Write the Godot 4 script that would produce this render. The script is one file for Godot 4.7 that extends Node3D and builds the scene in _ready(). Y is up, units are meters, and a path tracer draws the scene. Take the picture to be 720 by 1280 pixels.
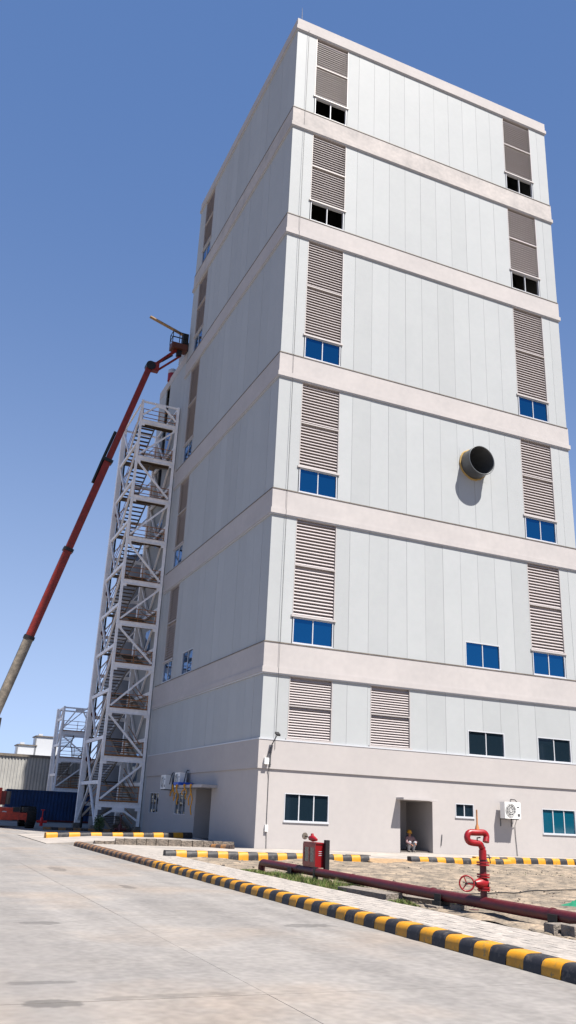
extends Node3D
# Tall panel-clad process building seen from the plant road.
# Frame: building corner at the origin, sunlit face along +x (plane z = 0), shaded face along -z (plane x = 0).

var taken := {}
var mats := {}
var boxes := {}
var rng := RandomNumberGenerator.new()

const W := 20.92
const D := 20.74
const H := 52.8

# ------------------------------------------------------------------ helpers
func numbered(called: String) -> String:
	var k: int = taken.get(called, 0)
	taken[called] = k + 1
	return called if k == 0 else "%s_%03d" % [called, k]

func thing(called: String, label: String, category: String, at := Vector3.ZERO, group := "") -> Node3D:
	var o := Node3D.new()
	o.name = numbered(called)
	add_child(o)
	o.position = at
	tag(o, label, category, group)
	return o

func tag(o: Node, label: String, category: String, group := "") -> void:
	o.set_meta("label", label)
	o.set_meta("category", category)
	if group != "":
		o.set_meta("group", group)

func structure(called: String, at := Vector3.ZERO) -> Node3D:
	var o := Node3D.new()
	o.name = numbered(called)
	add_child(o)
	o.position = at
	o.set_meta("kind", "structure")
	return o

func node(called: String, parent: Node3D, at := Vector3.ZERO) -> Node3D:
	var o := Node3D.new()
	o.name = called
	parent.add_child(o, true)
	o.position = at
	return o

func put(called: String, parent: Node3D, mesh: Mesh, m: Material, xf := Transform3D.IDENTITY) -> MeshInstance3D:
	var o := MeshInstance3D.new()
	if parent == self:
		o.name = numbered(called)
	else:
		o.name = called
	o.mesh = mesh
	o.material_override = m
	parent.add_child(o, true)
	o.transform = xf
	return o

func box_mesh(s: Vector3) -> BoxMesh:
	var key := "%.3f,%.3f,%.3f" % [s.x, s.y, s.z]
	if not boxes.has(key):
		var b := BoxMesh.new()
		b.size = s
		boxes[key] = b
	return boxes[key]

func box(called: String, parent: Node3D, lo: Vector3, hi: Vector3, m: Material) -> MeshInstance3D:
	return put(called, parent, box_mesh((hi - lo).abs()), m, Transform3D(Basis.IDENTITY, (lo + hi) * 0.5))

func along(a: Vector3, b: Vector3, up := Vector3.UP) -> Basis:
	var z := (b - a).normalized()
	if abs(z.dot(up)) > 0.99:
		up = Vector3.RIGHT
	var x := up.cross(z).normalized()
	return Basis(x, z.cross(x), z)

func bar(called: String, parent: Node3D, a: Vector3, b: Vector3, w: float, h: float, m: Material, up := Vector3.UP) -> MeshInstance3D:
	return put(called, parent, box_mesh(Vector3(w, h, a.distance_to(b))), m, Transform3D(along(a, b, up), (a + b) * 0.5))

func new_st() -> SurfaceTool:
	var st := SurfaceTool.new()
	st.begin(Mesh.PRIMITIVE_TRIANGLES)
	return st

func tri(st: SurfaceTool, a: Vector3, b: Vector3, c: Vector3) -> void:
	st.add_vertex(a); st.add_vertex(b); st.add_vertex(c)

func quad(st: SurfaceTool, a: Vector3, b: Vector3, c: Vector3, d: Vector3) -> void:
	tri(st, a, b, c); tri(st, a, c, d)

# box from lo to hi, optionally through a transform (front faces clockwise seen from outside)
func st_box(st: SurfaceTool, lo: Vector3, hi: Vector3, xf := Transform3D.IDENTITY) -> void:
	st.set_smooth_group(-1)
	var p := []
	for i in 8:
		p.append(xf * Vector3(hi.x if i & 1 else lo.x, hi.y if i & 2 else lo.y, hi.z if i & 4 else lo.z))
	quad(st, p[4], p[6], p[7], p[5])
	quad(st, p[1], p[3], p[2], p[0])
	quad(st, p[0], p[2], p[6], p[4])
	quad(st, p[5], p[7], p[3], p[1])
	quad(st, p[2], p[3], p[7], p[6])
	quad(st, p[4], p[5], p[1], p[0])

func st_bar(st: SurfaceTool, a: Vector3, b: Vector3, w: float, h: float) -> void:
	var l := a.distance_to(b)
	st_box(st, Vector3(-w, -h, -l) * 0.5, Vector3(w, h, l) * 0.5, Transform3D(along(a, b), (a + b) * 0.5))

func st_tube(st: SurfaceTool, pts: Array, radii, n := 10, caps := true) -> void:
	var rings := []
	var x := Vector3.ZERO
	for i in pts.size():
		var t: Vector3 = (pts[min(i + 1, pts.size() - 1)] - pts[max(i - 1, 0)]).normalized()
		if i == 0:
			x = t.cross(Vector3.UP if abs(t.y) < 0.9 else Vector3.RIGHT).normalized()
		else:
			x = (x - t * x.dot(t)).normalized()
		var y := t.cross(x)
		var r: float = radii if radii is float else radii[i]
		var ring := []
		for k in n:
			var a := TAU * k / n
			ring.append(pts[i] + (x * cos(a) + y * sin(a)) * r)
		rings.append(ring)
	st.set_smooth_group(0)
	for i in pts.size() - 1:
		for k in n:
			var k2 := (k + 1) % n
			quad(st, rings[i][k], rings[i][k2], rings[i + 1][k2], rings[i + 1][k])
	if caps:
		st.set_smooth_group(-1)
		var e: int = pts.size() - 1
		for k in n:
			var k2 := (k + 1) % n
			tri(st, pts[0], rings[0][k2], rings[0][k])
			tri(st, pts[e], rings[e][k], rings[e][k2])

func done(st: SurfaceTool) -> ArrayMesh:
	st.generate_normals()
	return st.commit()

func tube(called: String, parent: Node3D, pts: Array, radii, m: Material, n := 10) -> MeshInstance3D:
	var st := new_st()
	st_tube(st, pts, radii, n)
	return put(called, parent, done(st), m)

func boxes_part(called: String, parent: Node3D, list: Array, m: Material) -> MeshInstance3D:
	var st := new_st()
	for b in list:
		st_box(st, b[0], b[1])
	return put(called, parent, done(st), m)

func arc(c: Vector3, u: Vector3, v: Vector3, r: float, a0: float, a1: float, n: int) -> Array:
	var out := []
	for i in n + 1:
		var a := deg_to_rad(lerpf(a0, a1, float(i) / n))
		out.append(c + (u * cos(a) + v * sin(a)) * r)
	return out

# rect pieces (Rect2) left when openings are cut out of one rectangle
func cut(r: Rect2, holes: Array) -> Array:
	var us := [r.position.x, r.end.x]
	var ys := [r.position.y, r.end.y]
	var any := false
	for h in holes:
		if not r.intersects(h):
			continue
		any = true
		for u in [h.position.x, h.end.x]:
			if u > r.position.x + 0.001 and u < r.end.x - 0.001:
				us.append(u)
		for y in [h.position.y, h.end.y]:
			if y > r.position.y + 0.001 and y < r.end.y - 0.001:
				ys.append(y)
	if not any:
		return [r]
	us.sort(); ys.sort()
	var out := []
	for i in us.size() - 1:
		for j in ys.size() - 1:
			if us[i + 1] - us[i] < 0.002 or ys[j + 1] - ys[j] < 0.002:
				continue
			var c := Vector2((us[i] + us[i + 1]) * 0.5, (ys[j] + ys[j + 1]) * 0.5)
			var inside := false
			for h in holes:
				if h.has_point(c):
					inside = true
			if not inside:
				out.append(Rect2(us[i], ys[j], us[i + 1] - us[i], ys[j + 1] - ys[j]))
	return out

# ------------------------------------------------------------------ materials
func noise(seed_: int, freq: float, oct := 4, kind := FastNoiseLite.TYPE_SIMPLEX_SMOOTH) -> FastNoiseLite:
	var n := FastNoiseLite.new()
	n.seed = seed_
	n.frequency = freq
	n.noise_type = kind
	n.fractal_octaves = oct
	return n

# two-scale mottled colour texture between tints (given as sRGB multipliers)
func mottled(seed_: int, base: Color, spread: float, px := 256, f1 := 0.012, f2 := 0.09, streak := 0.0) -> ImageTexture:
	var a := noise(seed_, f1, 4).get_seamless_image(px, px)
	var b := noise(seed_ + 7, f2, 3).get_seamless_image(px, px)
	var c := noise(seed_ + 13, 0.05, 2).get_seamless_image(px, 8)
	var img := Image.create(px, px, true, Image.FORMAT_RGB8)
	for y in px:
		for x in px:
			var v := (a.get_pixel(x, y).r - 0.5) * 1.2 + (b.get_pixel(x, y).r - 0.5) * 0.8
			if streak > 0.0:
				v += (c.get_pixel(x, y * 8 / px).r - 0.5) * streak
			var k := 1.0 + v * spread
			img.set_pixel(x, y, Color(clampf(base.r * k, 0, 1), clampf(base.g * k * (1.0 - v * spread * 0.06), 0, 1), clampf(base.b * k * (1.0 - v * spread * 0.12), 0, 1)))
	img.generate_mipmaps()
	return ImageTexture.create_from_image(img)

# paint that has chipped off in patches, showing the concrete below
func chipped(seed_: int, paint: Color, under: Color, share: float, spread: float, px := 256) -> ImageTexture:
	var a := noise(seed_, 0.035, 5).get_seamless_image(px, px)
	var b := noise(seed_ + 3, 0.02, 3).get_seamless_image(px, px)
	var c := noise(seed_ + 5, 0.2, 2).get_seamless_image(px, px)
	var img := Image.create(px, px, true, Image.FORMAT_RGB8)
	for y in px:
		for x in px:
			var k := 1.0 + (b.get_pixel(x, y).r - 0.5) * spread + (c.get_pixel(x, y).r - 0.5) * spread * 0.6
			var m := smoothstep(share - 0.03, share + 0.03, a.get_pixel(x, y).r + (c.get_pixel(x, y).r - 0.5) * 0.15)
			var q := under.lerp(paint, m) * k
			img.set_pixel(x, y, Color(clampf(q.r, 0, 1), clampf(q.g, 0, 1), clampf(q.b, 0, 1)))
	img.generate_mipmaps()
	return ImageTexture.create_from_image(img)

func bumps(seed_: int, freq: float, strength: float, px := 256) -> ImageTexture:
	var img := noise(seed_, freq, 4).get_seamless_image(px, px)
	img.convert(Image.FORMAT_RGB8)
	img.bump_map_to_normal_map(strength)
	return ImageTexture.create_from_image(img)

func plain(key: String, c: Color, rough := 0.6, metal := 0.0) -> StandardMaterial3D:
	if mats.has(key):
		return mats[key]
	var m := StandardMaterial3D.new()
	m.albedo_color = c
	m.roughness = rough
	m.metallic = metal
	mats[key] = m
	return m

func tex(key: String, t: Texture2D, metres: float, rough := 0.8, tint := Color.WHITE, nm: Texture2D = null, nscale := 0.5) -> StandardMaterial3D:
	var m := StandardMaterial3D.new()
	m.albedo_texture = t
	m.albedo_color = tint
	m.roughness = rough
	m.uv1_triplanar = true
	m.uv1_world_triplanar = true
	m.uv1_scale = Vector3.ONE / metres
	if nm:
		m.normal_enabled = true
		m.normal_texture = nm
		m.normal_scale = nscale
	mats[key] = m
	return m

func lin(r: float, g: float, b: float) -> Color:
	return Color(r, g, b).linear_to_srgb()

func road_texture() -> ImageTexture:
	# 32 m x 32 m of worn concrete: mottling, tyre streaks along z, oil stains
	var px := 1024
	var a := noise(3, 0.006, 5).get_seamless_image(px, px)
	var b := noise(4, 0.05, 4).get_seamless_image(px, px)
	var c := noise(5, 0.22, 2).get_seamless_image(px, px)
	var s := noise(6, 0.03, 3).get_seamless_image(px, 64)
	var img := Image.create(px, px, true, Image.FORMAT_RGB8)
	var stains := [[-14.25, 31.0, 0.30, 0.16, 0.22], [-14.2, 30.1, 0.36, 0.08, 0.17], [-13.6, 25.8, 0.3, 0.18, 0.17], [-13.2, 30.9, 0.9, 0.10, 0.10], [-9.6, 26.2, 0.4, 0.22, 0.18], [-10.9, 20.0, 0.16, 0.5, 0.2], [-11.6, 15.0, 0.2, 0.9, 0.16]]
	for y in px:
		for x in px:
			var wz := y * 32.0 / px
			var wx := x * 32.0 / px - 32.0
			var va := a.get_pixel(x, y).r - 0.5
			var vb := b.get_pixel(x, y).r - 0.5
			var vc := c.get_pixel(x, y).r - 0.5
			var vs := s.get_pixel(x, y * 64 / px).r - 0.5
			var v := va * 0.13 + vb * 0.10 + vc * 0.16 + vs * 0.15
			var dark := 0.0
			for t in stains:
				var dx: float = (wx - t[0]) / t[2]
				var dz: float = (wz - t[1]) / t[3]
				if absf(dx) > 1.6 or absf(dz) > 1.6:
					continue
				var q := sqrt(dx * dx + dz * dz) + vb * 1.1 + vc * 0.5
				dark = maxf(dark, t[4] * (1.0 - smoothstep(0.85, 1.0, q)))
			var k := (1.0 + v) * (1.0 - dark)
			var warm := clampf(va * 1.6, 0.0, 0.5) * 0.16
			img.set_pixel(x, y, Color(clampf(0.475 * k, 0, 1), clampf(0.460 * k * (1 - warm * 0.5), 0, 1), clampf(0.447 * k * (1 - warm), 0, 1)))
	img.generate_mipmaps()
	return ImageTexture.create_from_image(img)

func make_materials() -> void:
	var rough_n := bumps(22, 0.05, 8.0)
	for i in 4:
		var k: float = [1.0, 0.987, 1.01, 0.974][i]
		var p := tex("panel%d" % i, mottled(30 + i, Color(0.632 * k, 0.645 * k, 0.652 * k), 0.018, 128, 0.02, 0.1, 0.06), 7.0, 0.6)
		p.metallic_specular = 0.25
	tex("plaster", mottled(40, Color(0.636, 0.618, 0.612), 0.03, 256, 0.01, 0.08, 0.05), 9.0, 0.9)
	tex("band", mottled(41, Color(0.655, 0.638, 0.634), 0.045, 256, 0.012, 0.08, 0.08), 9.0, 0.9)
	tex("band_worn", mottled(42, Color(0.65, 0.63, 0.62), 0.11, 256, 0.02, 0.1, 0.16), 9.0, 0.9)
	tex("road", road_texture(), 32.0, 0.88, Color.WHITE, rough_n, 0.12)
	tex("yard", mottled(44, Color(0.48, 0.465, 0.45), 0.25, 512, 0.008, 0.08), 14.0, 0.9)
	tex("apron", mottled(45, Color(0.56, 0.535, 0.51), 0.2, 256, 0.012, 0.1), 8.0, 0.9)
	tex("soil", mottled(46, Color(0.475, 0.43, 0.375), 0.5, 512, 0.012, 0.2), 5.0, 1.0, Color.WHITE, rough_n, 0.9)
	tex("desert", mottled(47, Color(0.46, 0.42, 0.37), 0.3, 256, 0.01, 0.1), 60.0, 1.0)
	for i in 3:
		var k: float = [1.0, 0.96, 1.03][i]
		tex("paver%d" % i, mottled(50 + i, Color(0.565 * k, 0.54 * k, 0.515 * k), 0.2, 128, 0.03, 0.15), 1.2, 0.92)
	tex("stone", mottled(54, Color(0.42, 0.385, 0.35), 0.35, 128, 0.03, 0.15), 1.0, 0.95, Color.WHITE, rough_n, 0.8)
	tex("block", mottled(55, Color(0.45, 0.42, 0.39), 0.3, 128, 0.03, 0.2), 0.8, 0.95, Color.WHITE, rough_n, 0.7)
	tex("kerb_yellow", chipped(56, Color(0.70, 0.485, 0.02), Color(0.50, 0.40, 0.22), 0.27, 0.16), 1.7, 0.55)
	tex("kerb_black", chipped(57, Color(0.115, 0.11, 0.125), Color(0.27, 0.25, 0.24), 0.30, 0.35), 1.7, 0.6)
	tex("kerb_yellow_worn", chipped(58, Color(0.55, 0.36, 0.15), Color(0.40, 0.35, 0.30), 0.45, 0.3), 1.3, 0.8)
	tex("kerb_black_worn", chipped(59, Color(0.19, 0.15, 0.145), Color(0.36, 0.31, 0.27), 0.42, 0.35), 1.3, 0.8)
	tex("pipe_red", mottled(60, Color(0.30, 0.06, 0.085), 0.25, 128, 0.03, 0.12), 0.8, 0.5)
	tex("hydrant_red", mottled(61, Color(0.51, 0.04, 0.075), 0.2, 128, 0.03, 0.12), 0.5, 0.4)
	tex("boom_red", mottled(62, Color(0.47, 0.10, 0.065), 0.25, 128, 0.03, 0.1), 3.0, 0.5)
	tex("boom_cream", mottled(63, Color(0.44, 0.41, 0.37), 0.35, 128, 0.03, 0.1), 2.0, 0.6)
	tex("lift_orange", mottled(64, Color(0.68, 0.20, 0.10), 0.25, 128, 0.03, 0.1), 2.0, 0.5)
	tex("steel_white", mottled(65, Color(0.92, 0.91, 0.91), 0.08, 128, 0.02, 0.1), 3.0, 0.55)
	tex("steel_grey", mottled(66, Color(0.40, 0.37, 0.335), 0.2, 128, 0.02, 0.1), 2.0, 0.6)
	tex("deck_brown", mottled(77, Color(0.35, 0.285, 0.22), 0.35, 128, 0.03, 0.15), 1.5, 0.75)
	tex("rust_rail", mottled(67, Color(0.60, 0.40, 0.23), 0.35, 128, 0.03, 0.15), 1.0, 0.7)
	tex("container_blue", mottled(68, Color(0.07, 0.20, 0.36), 0.3, 128, 0.02, 0.1), 4.0, 0.55)
	tex("shed_wall", mottled(69, Color(0.60, 0.595, 0.58), 0.1, 128, 0.02, 0.1), 8.0, 0.6)
	tex("wood", mottled(70, Color(0.56, 0.46, 0.34), 0.3, 128, 0.03, 0.2), 1.0, 0.85)
	plain("louver_slat", Color(0.62, 0.59, 0.59), 0.5)
	plain("louver_frame", Color(0.66, 0.64, 0.635), 0.5)
	plain("frame_white", Color(0.70, 0.71, 0.73), 0.4)
	var g := plain("glass_blue", Color(0.085, 0.36, 0.55), 0.04, 0.85)
	g.metallic_specular = 0.6
	g = plain("glass_dark", Color(0.13, 0.20, 0.25), 0.04, 0.55)
	g.metallic_specular = 0.7
	g = plain("glass_teal", Color(0.04, 0.29, 0.37), 0.05, 0.1)
	g.metallic_specular = 0.7
	plain("interior", Color(0.30, 0.28, 0.27), 0.9)
	plain("dark_metal", Color(0.13, 0.13, 0.14), 0.5, 0.3)
	plain("black", Color(0.05, 0.05, 0.055), 0.6)
	plain("rubber", Color(0.07, 0.07, 0.07), 0.85)
	plain("duct_metal", Color(0.34, 0.35, 0.36), 0.45, 0.5)
	plain("foam", Color(0.62, 0.52, 0.32), 0.95)
	plain("appliance_white", Color(0.86, 0.86, 0.85), 0.45)
	plain("grille", Color(0.30, 0.30, 0.31), 0.5)
	plain("strap", Color(0.80, 0.55, 0.10), 0.8)
	plain("canopy_blue", Color(0.10, 0.32, 0.70), 0.5)
	plain("cloth_green", Color(0.05, 0.42, 0.31), 0.9)
	plain("litter_blue", Color(0.15, 0.45, 0.75), 0.5)
	plain("cabinet_red", Color(0.47, 0.015, 0.05), 0.35)
	var cg := plain("cabinet_glass", Color(0.30, 0.34, 0.34, 0.45), 0.05)
	cg.transparency = BaseMaterial3D.TRANSPARENCY_ALPHA
	cg.metallic_specular = 0.6
	plain("skin", Color(0.50, 0.33, 0.25), 0.6)
	plain("helmet", Color(0.75, 0.52, 0.06), 0.35)
	plain("shirt", Color(0.46, 0.36, 0.37), 0.9)
	plain("trousers", Color(0.58, 0.58, 0.60), 0.9)
	plain("shoe", Color(0.42, 0.40, 0.38), 0.7)
	plain("silo", Color(0.42, 0.43, 0.45), 0.6)
	plain("shed_dark", Color(0.36, 0.37, 0.38), 0.8)

# ------------------------------------------------------------------ facade frame: face 0 = sunlit, 1 = shaded
func fbox(called: String, parent: Node3D, face: int, u0: float, u1: float, y0: float, y1: float, d0: float, d1: float, m: Material) -> MeshInstance3D:
	if face == 0:
		return box(called, parent, Vector3(u0, y0, d0), Vector3(u1, y1, d1), m)
	return box(called, parent, Vector3(-d1, y0, -u1), Vector3(-d0, y1, -u0), m)

func fst(st: SurfaceTool, face: int, u0: float, u1: float, y0: float, y1: float, d0: float, d1: float) -> void:
	if face == 0:
		st_box(st, Vector3(u0, y0, d0), Vector3(u1, y1, d1))
	else:
		st_box(st, Vector3(-d1, y0, -u1), Vector3(-d0, y1, -u0))

func fpt(face: int, u: float, y: float, d: float) -> Vector3:
	return Vector3(u, y, d) if face == 0 else Vector3(-d, y, -u)

func window(parent: Node3D, face: int, u0: float, u1: float, y0: float, y1: float, n: int, glass: String, sill := true) -> void:
	var o := node("window", parent)
	var st := new_st()
	var t := 0.055 if y0 > 4.0 else 0.04
	fst(st, face, u0, u1, y1 - t, y1, -0.16, 0.012)
	fst(st, face, u0, u1, y0, y0 + t, -0.16, 0.012)
	fst(st, face, u0, u0 + t, y0 + t, y1 - t, -0.16, 0.012)
	fst(st, face, u1 - t, u1, y0 + t, y1 - t, -0.16, 0.012)
	for k in range(1, n):
		var u := lerpf(u0, u1, float(k) / n)
		fst(st, face, u - 0.026, u + 0.026, y0 + t, y1 - t, -0.13, -0.03)
	put("frame", o, done(st), mats["frame_white"])
	if sill:
		fbox("sill", o, face, u0 - 0.03, u1 + 0.03, y0 - 0.06, y0 - 0.002, -0.1, 0.05, mats["frame_white"])
	if glass == "":
		return
	for k in n:
		var a := lerpf(u0, u1, float(k) / n) + 0.028
		var b := lerpf(u0, u1, float(k + 1) / n) - 0.028
		var p := fbox("pane", o, face, a, b, y0 + t, y1 - t, -0.08, -0.065, mats[glass])
		# panes never hang perfectly true
		p.rotate_object_local(Vector3.RIGHT if face == 0 else Vector3.BACK, rng.randf_range(-0.02, 0.02))

func slat_mesh(w: float, pitch: float) -> ArrayMesh:
	# steep blade with a small turned-down lip
	var key := "slat%.3f,%.3f" % [w, pitch]
	if not boxes.has(key):
		var st := new_st()
		var d := pitch * 0.37
		st_box(st, Vector3(-w * 0.5, -0.006, -d), Vector3(w * 0.5, 0.006, d), Transform3D(Basis(Vector3.RIGHT, deg_to_rad(50.0)), Vector3.ZERO))
		st_box(st, Vector3(-w * 0.5, -d * 0.766 - pitch * 0.12, d * 0.643 - 0.006), Vector3(w * 0.5, -d * 0.766, d * 0.643 + 0.006))
		boxes[key] = done(st)
	return boxes[key]

func louver(parent: Node3D, face: int, u0: float, u1: float, y0: float, y1: float, single_slats: bool, pitch := 0.183) -> void:
	var o := node("louver", parent)
	var st := new_st()
	var t := 0.04
	fst(st, face, u0, u0 + t, y0, y1, -0.2, 0.008)
	fst(st, face, u1 - t, u1, y0, y1, -0.2, 0.008)
	fst(st, face, u0 + t, u1 - t, y1 - t, y1, -0.2, 0.006)
	var mid := (y0 + y1) * 0.5 + 0.1
	fst(st, face, u0 + t, u1 - t, mid - 0.03, mid + 0.03, -0.2, 0.02)
	fst(st, face, u0 - 0.08, u1 + 0.08, y0 - 0.01, y0 + 0.09, -0.15, 0.075)
	put("frame", o, done(st), mats["louver_frame"])
	var w := u1 - u0 - 2 * t - 0.01
	fbox("backing", o, face, u0 + t, u1 - t, y0 + 0.09, y1 - t, -0.24, -0.21, mats["louver_slat"])
	var slat := slat_mesh(w, pitch)
	var y := y0 + 0.1 + pitch * 0.55
	var all := new_st()
	while y < y1 - pitch * 0.45:
		if absf(y - mid) > pitch * 0.35:
			var c := fpt(face, (u0 + u1) * 0.5, y, -0.085)
			var b := Basis.IDENTITY
			if face == 1:
				b = Basis(Vector3.UP, -PI / 2)
			if single_slats:
				put("slat", o, slat, mats["louver_slat"], Transform3D(b, c))
			else:
				all.append_from(slat, 0, Transform3D(b, c))
		y += pitch
	if not single_slats:
		put("slats", o, all.commit(), mats["louver_slat"]).set_meta("kind", "stuff")

# ------------------------------------------------------------------ the tall building
const BANDS := [[52.8, 51.77], [45.0, 43.42], [36.5, 35.04], [26.7, 25.14], [18.25, 16.78], [9.86, 8.26]]
const STOREY := [[51.77, 45.0], [43.42, 36.5], [35.04, 26.7], [25.14, 18.25], [16.78, 9.86], [8.26, 5.04]]

func build_tower_block() -> void:
	var b := thing("process_building", "tall pale grey panel-clad industrial block with pinkish floor bands and louvers", "building")
	# plaster base
	var holes0 := [Rect2(1.45, 1.32, 2.4, 1.28), Rect2(7.95, -0.1, 1.95, 2.68), Rect2(11.33, 1.9, 1.17, 0.67), Rect2(17.05, 1.26, 2.33, 1.29)]
	var holes1 := [Rect2(17.2, 1.33, 2.2, 1.29), Rect2(11.25, 1.35, 2.25, 1.28), Rect2(6.66, -0.1, 2.75, 2.9)]
	for face in 2:
		var st := new_st()
		for r in cut(Rect2(0.0 if face == 0 else 0.25, -0.05, (W if face == 0 else D - 0.25), 3.73), holes0 if face == 0 else holes1):
			fst(st, face, r.position.x, r.end.x, r.position.y, r.end.y, -0.25, 0.0)
		put("ground_floor_wall", b, done(st), mats["plaster"])
		fbox("ground_floor_band", b, face, -0.07 if face == 0 else 0.25, (W + 0.07) if face == 0 else D + 0.07, 3.68, 5.04, -0.25, 0.07, mats["plaster"])
		fbox("flashing", b, face, -0.09 if face == 0 else 0.07, W if face == 0 else D, 5.04, 5.10, -0.05, 0.09, mats["frame_white"])
	# floor bands with a projecting lip
	for i in BANDS.size():
		var t: float = BANDS[i][0]
		var lo: float = BANDS[i][1]
		for face in 2:
			var e: float = W if face == 0 else D
			var s := -0.05 if face == 0 else 0.25
			var m: Material = mats["band_worn"] if i == 1 else mats["band"]
			fbox("floor_band", b, face, s, e + 0.05, lo + 0.34, t, -0.25, 0.05, m)
			var l := fbox("band_lip", b, face, s - (0.06 if face == 0 else 0.0), e + 0.11, lo + 0.06, lo + 0.34, -0.25, 0.11, m)
			l.position.y -= 0.0
			fbox("band_drip", b, face, s - (0.03 if face == 0 else 0.0), e + 0.08, lo, lo + 0.06, -0.25, 0.07, mats["frame_white"])
			if i > 0:
				fbox("flashing", b, face, -0.075 if face == 0 else 0.055, e, t, t + 0.05, -0.06, 0.075, mats["steel_grey"])
	# wall panels, louvers and windows, storey by storey
	var seams0 := [0.0, 0.85, 1.45, 3.9, 4.75]
	for k in range(1, 10):
		seams0.append(4.75 + 1.22 * k)
	seams0.append_array([16.95, 19.45, 20.1, W])
	var seams1 := [0.08]
	for k in range(1, 14):
		seams1.append(1.22 * k - 0.0)
	seams1.append_array([16.85, 19.15, 19.9, D])
	var win_tops := [46.55, 38.05, 28.25, 19.8, 11.35]
	for i in 6:
		var t: float = STOREY[i][0]
		var lo: float = STOREY[i][1]
		var o0 := []
		var o1 := []
		if i < 5:
			var wt: float = win_tops[i]
			for u in [1.45, 16.95]:
				var u1: float = u + 2.45
				if u > 10.0:
					u1 = 19.45
				o0.append(Rect2(u, lo - 0.1, u1 - u, t - lo + 0.2))
				louver(b, 0, u, u1, wt, t, i > 0)
				window(b, 0, u + 0.05, u1 - 0.05, lo + 0.1, wt - 0.02, 2, "" if i < 2 else "glass_blue")
			o1.append(Rect2(16.85, lo - 0.1, 2.3, t - lo + 0.2))
			louver(b, 1, 16.85, 19.15, wt, t, false)
			window(b, 1, 16.9, 19.1, lo + 0.1, wt - 0.02, 2, "glass_blue")
			if i == 3:
				o0.append(Rect2(13.2 - 0.93, 22.42 - 0.93, 1.86, 1.86))
			if i == 4:
				o0.append(Rect2(12.25, 9.7, 2.4, 1.65))
				window(b, 0, 12.25, 14.65, 9.93, 11.35, 2, "glass_blue")
				o1.append(Rect2(12.3, 9.7, 2.3, 1.75))
				window(b, 1, 12.3, 14.6, 9.93, 11.45, 2, "glass_blue")
		else:
			for a in [[1.45, 3.9], [6.15, 8.58]]:
				o0.append(Rect2(a[0], lo - 0.1, a[1] - a[0], t - lo + 0.2))
				louver(b, 0, a[0], a[1], lo + 0.06, t, true, 0.128)
			for a in [[12.25, 14.7], [17.0, 19.4]]:
				o0.append(Rect2(a[0], 4.9, a[1] - a[0], 1.52))
				window(b, 0, a[0], a[1], 5.1, 6.42, 2, "glass_dark")
		for face in 2:
			var seams: Array = seams0 if face == 0 else seams1
			var holes: Array = o0 if face == 0 else o1
			for k in seams.size() - 1:
				var r := Rect2(seams[k] + 0.006, lo, seams[k + 1] - seams[k] - 0.012, t - lo)
				var left := cut(r, holes)
				if left.is_empty():
					continue
				var st := new_st()
				var push := rng.randf_range(-0.004, 0.003)
				for q in left:
					fst(st, face, q.position.x, q.end.x, q.position.y, q.end.y, -0.08, push)
				var n := rng.randi_range(0, 9)
				put("wall_panel", b, done(st), mats["panel%d" % [0, 0, 0, 0, 1, 1, 1, 2, 2, 3][n]])
	# inside: slabs, a liner behind the shell, the hidden walls
	for y in [0.0, 4.6, 9.0, 17.5, 25.9, 35.7, 44.2, 51.9]:
		box("floor_slab", b, Vector3(0.3, y - 0.15, -D + 0.3), Vector3(W - 0.3, y + 0.15, -0.3), mats["interior"])
	box("partition", b, Vector3(5.2, 5.2, -D + 0.4), Vector3(5.4, 51.7, -0.35), mats["interior"])
	box("partition", b, Vector3(15.6, 5.2, -D + 0.4), Vector3(15.8, 51.7, -0.35), mats["interior"])
	box("partition", b, Vector3(0.35, 5.2, -4.2), Vector3(W - 0.3, 51.7, -4.0), mats["interior"])
	box("rear_wall", b, Vector3(0.25, -0.05, -D), Vector3(W, H - 0.02, -D + 0.22), mats["panel0"])
	box("end_wall", b, Vector3(W - 0.22, -0.05, -D + 0.22), Vector3(W, H - 0.02, -0.25), mats["panel1"])
	box("roof", b, Vector3(0.25, H - 0.5, -D + 0.22), Vector3(W - 0.22, H - 0.2, -0.25), mats["interior"])
	# ground floor windows
	window(b, 0, 1.45, 3.85, 1.32, 2.6, 3, "glass_dark")
	window(b, 0, 11.33, 12.5, 1.9, 2.57, 2, "glass_dark")
	window(b, 0, 17.05, 19.38, 1.26, 2.55, 3, "glass_teal")
	for u in [17.2, 11.25]:
		window(b, 1, u, u + 2.22, 1.34, 2.62, 3, "glass_dark", false)
	# doorways: plastered recesses
	var dr := node("doorway", b)
	boxes_part("reveal", dr, [[Vector3(7.7, 0.0, -2.6), Vector3(7.95, 2.6, -0.25)], [Vector3(9.9, 0.0, -2.6), Vector3(10.1, 2.6, -0.25)], [Vector3(7.95, 2.58, -2.6), Vector3(9.9, 2.75, -0.25)], [Vector3(7.7, 0.0, -2.8), Vector3(10.1, 2.7, -2.6)]], mats["plaster"])
	box("threshold", dr, Vector3(7.96, 0.0, -2.6), Vector3(9.89, 0.09, 0.06), mats["apron"])
	box("canopy", dr, Vector3(7.72, 2.60, 0.0), Vector3(9.78, 2.70, 0.72), mats["band"])
	var dl := node("doorway", b)
	boxes_part("reveal", dl, [[Vector3(0.25, 0.0, -6.66), Vector3(1.6, 2.82, -6.45)], [Vector3(0.25, 0.0, -9.65), Vector3(1.6, 2.82, -9.41)], [Vector3(0.25, 2.8, -9.41), Vector3(1.6, 3.0, -6.66)], [Vector3(1.6, 0.0, -9.65), Vector3(1.8, 3.0, -6.45)]], mats["plaster"])
	box("canopy", dl, Vector3(-0.9, 2.80, -10.4), Vector3(0.0, 2.95, -5.8), mats["band"])
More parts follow.
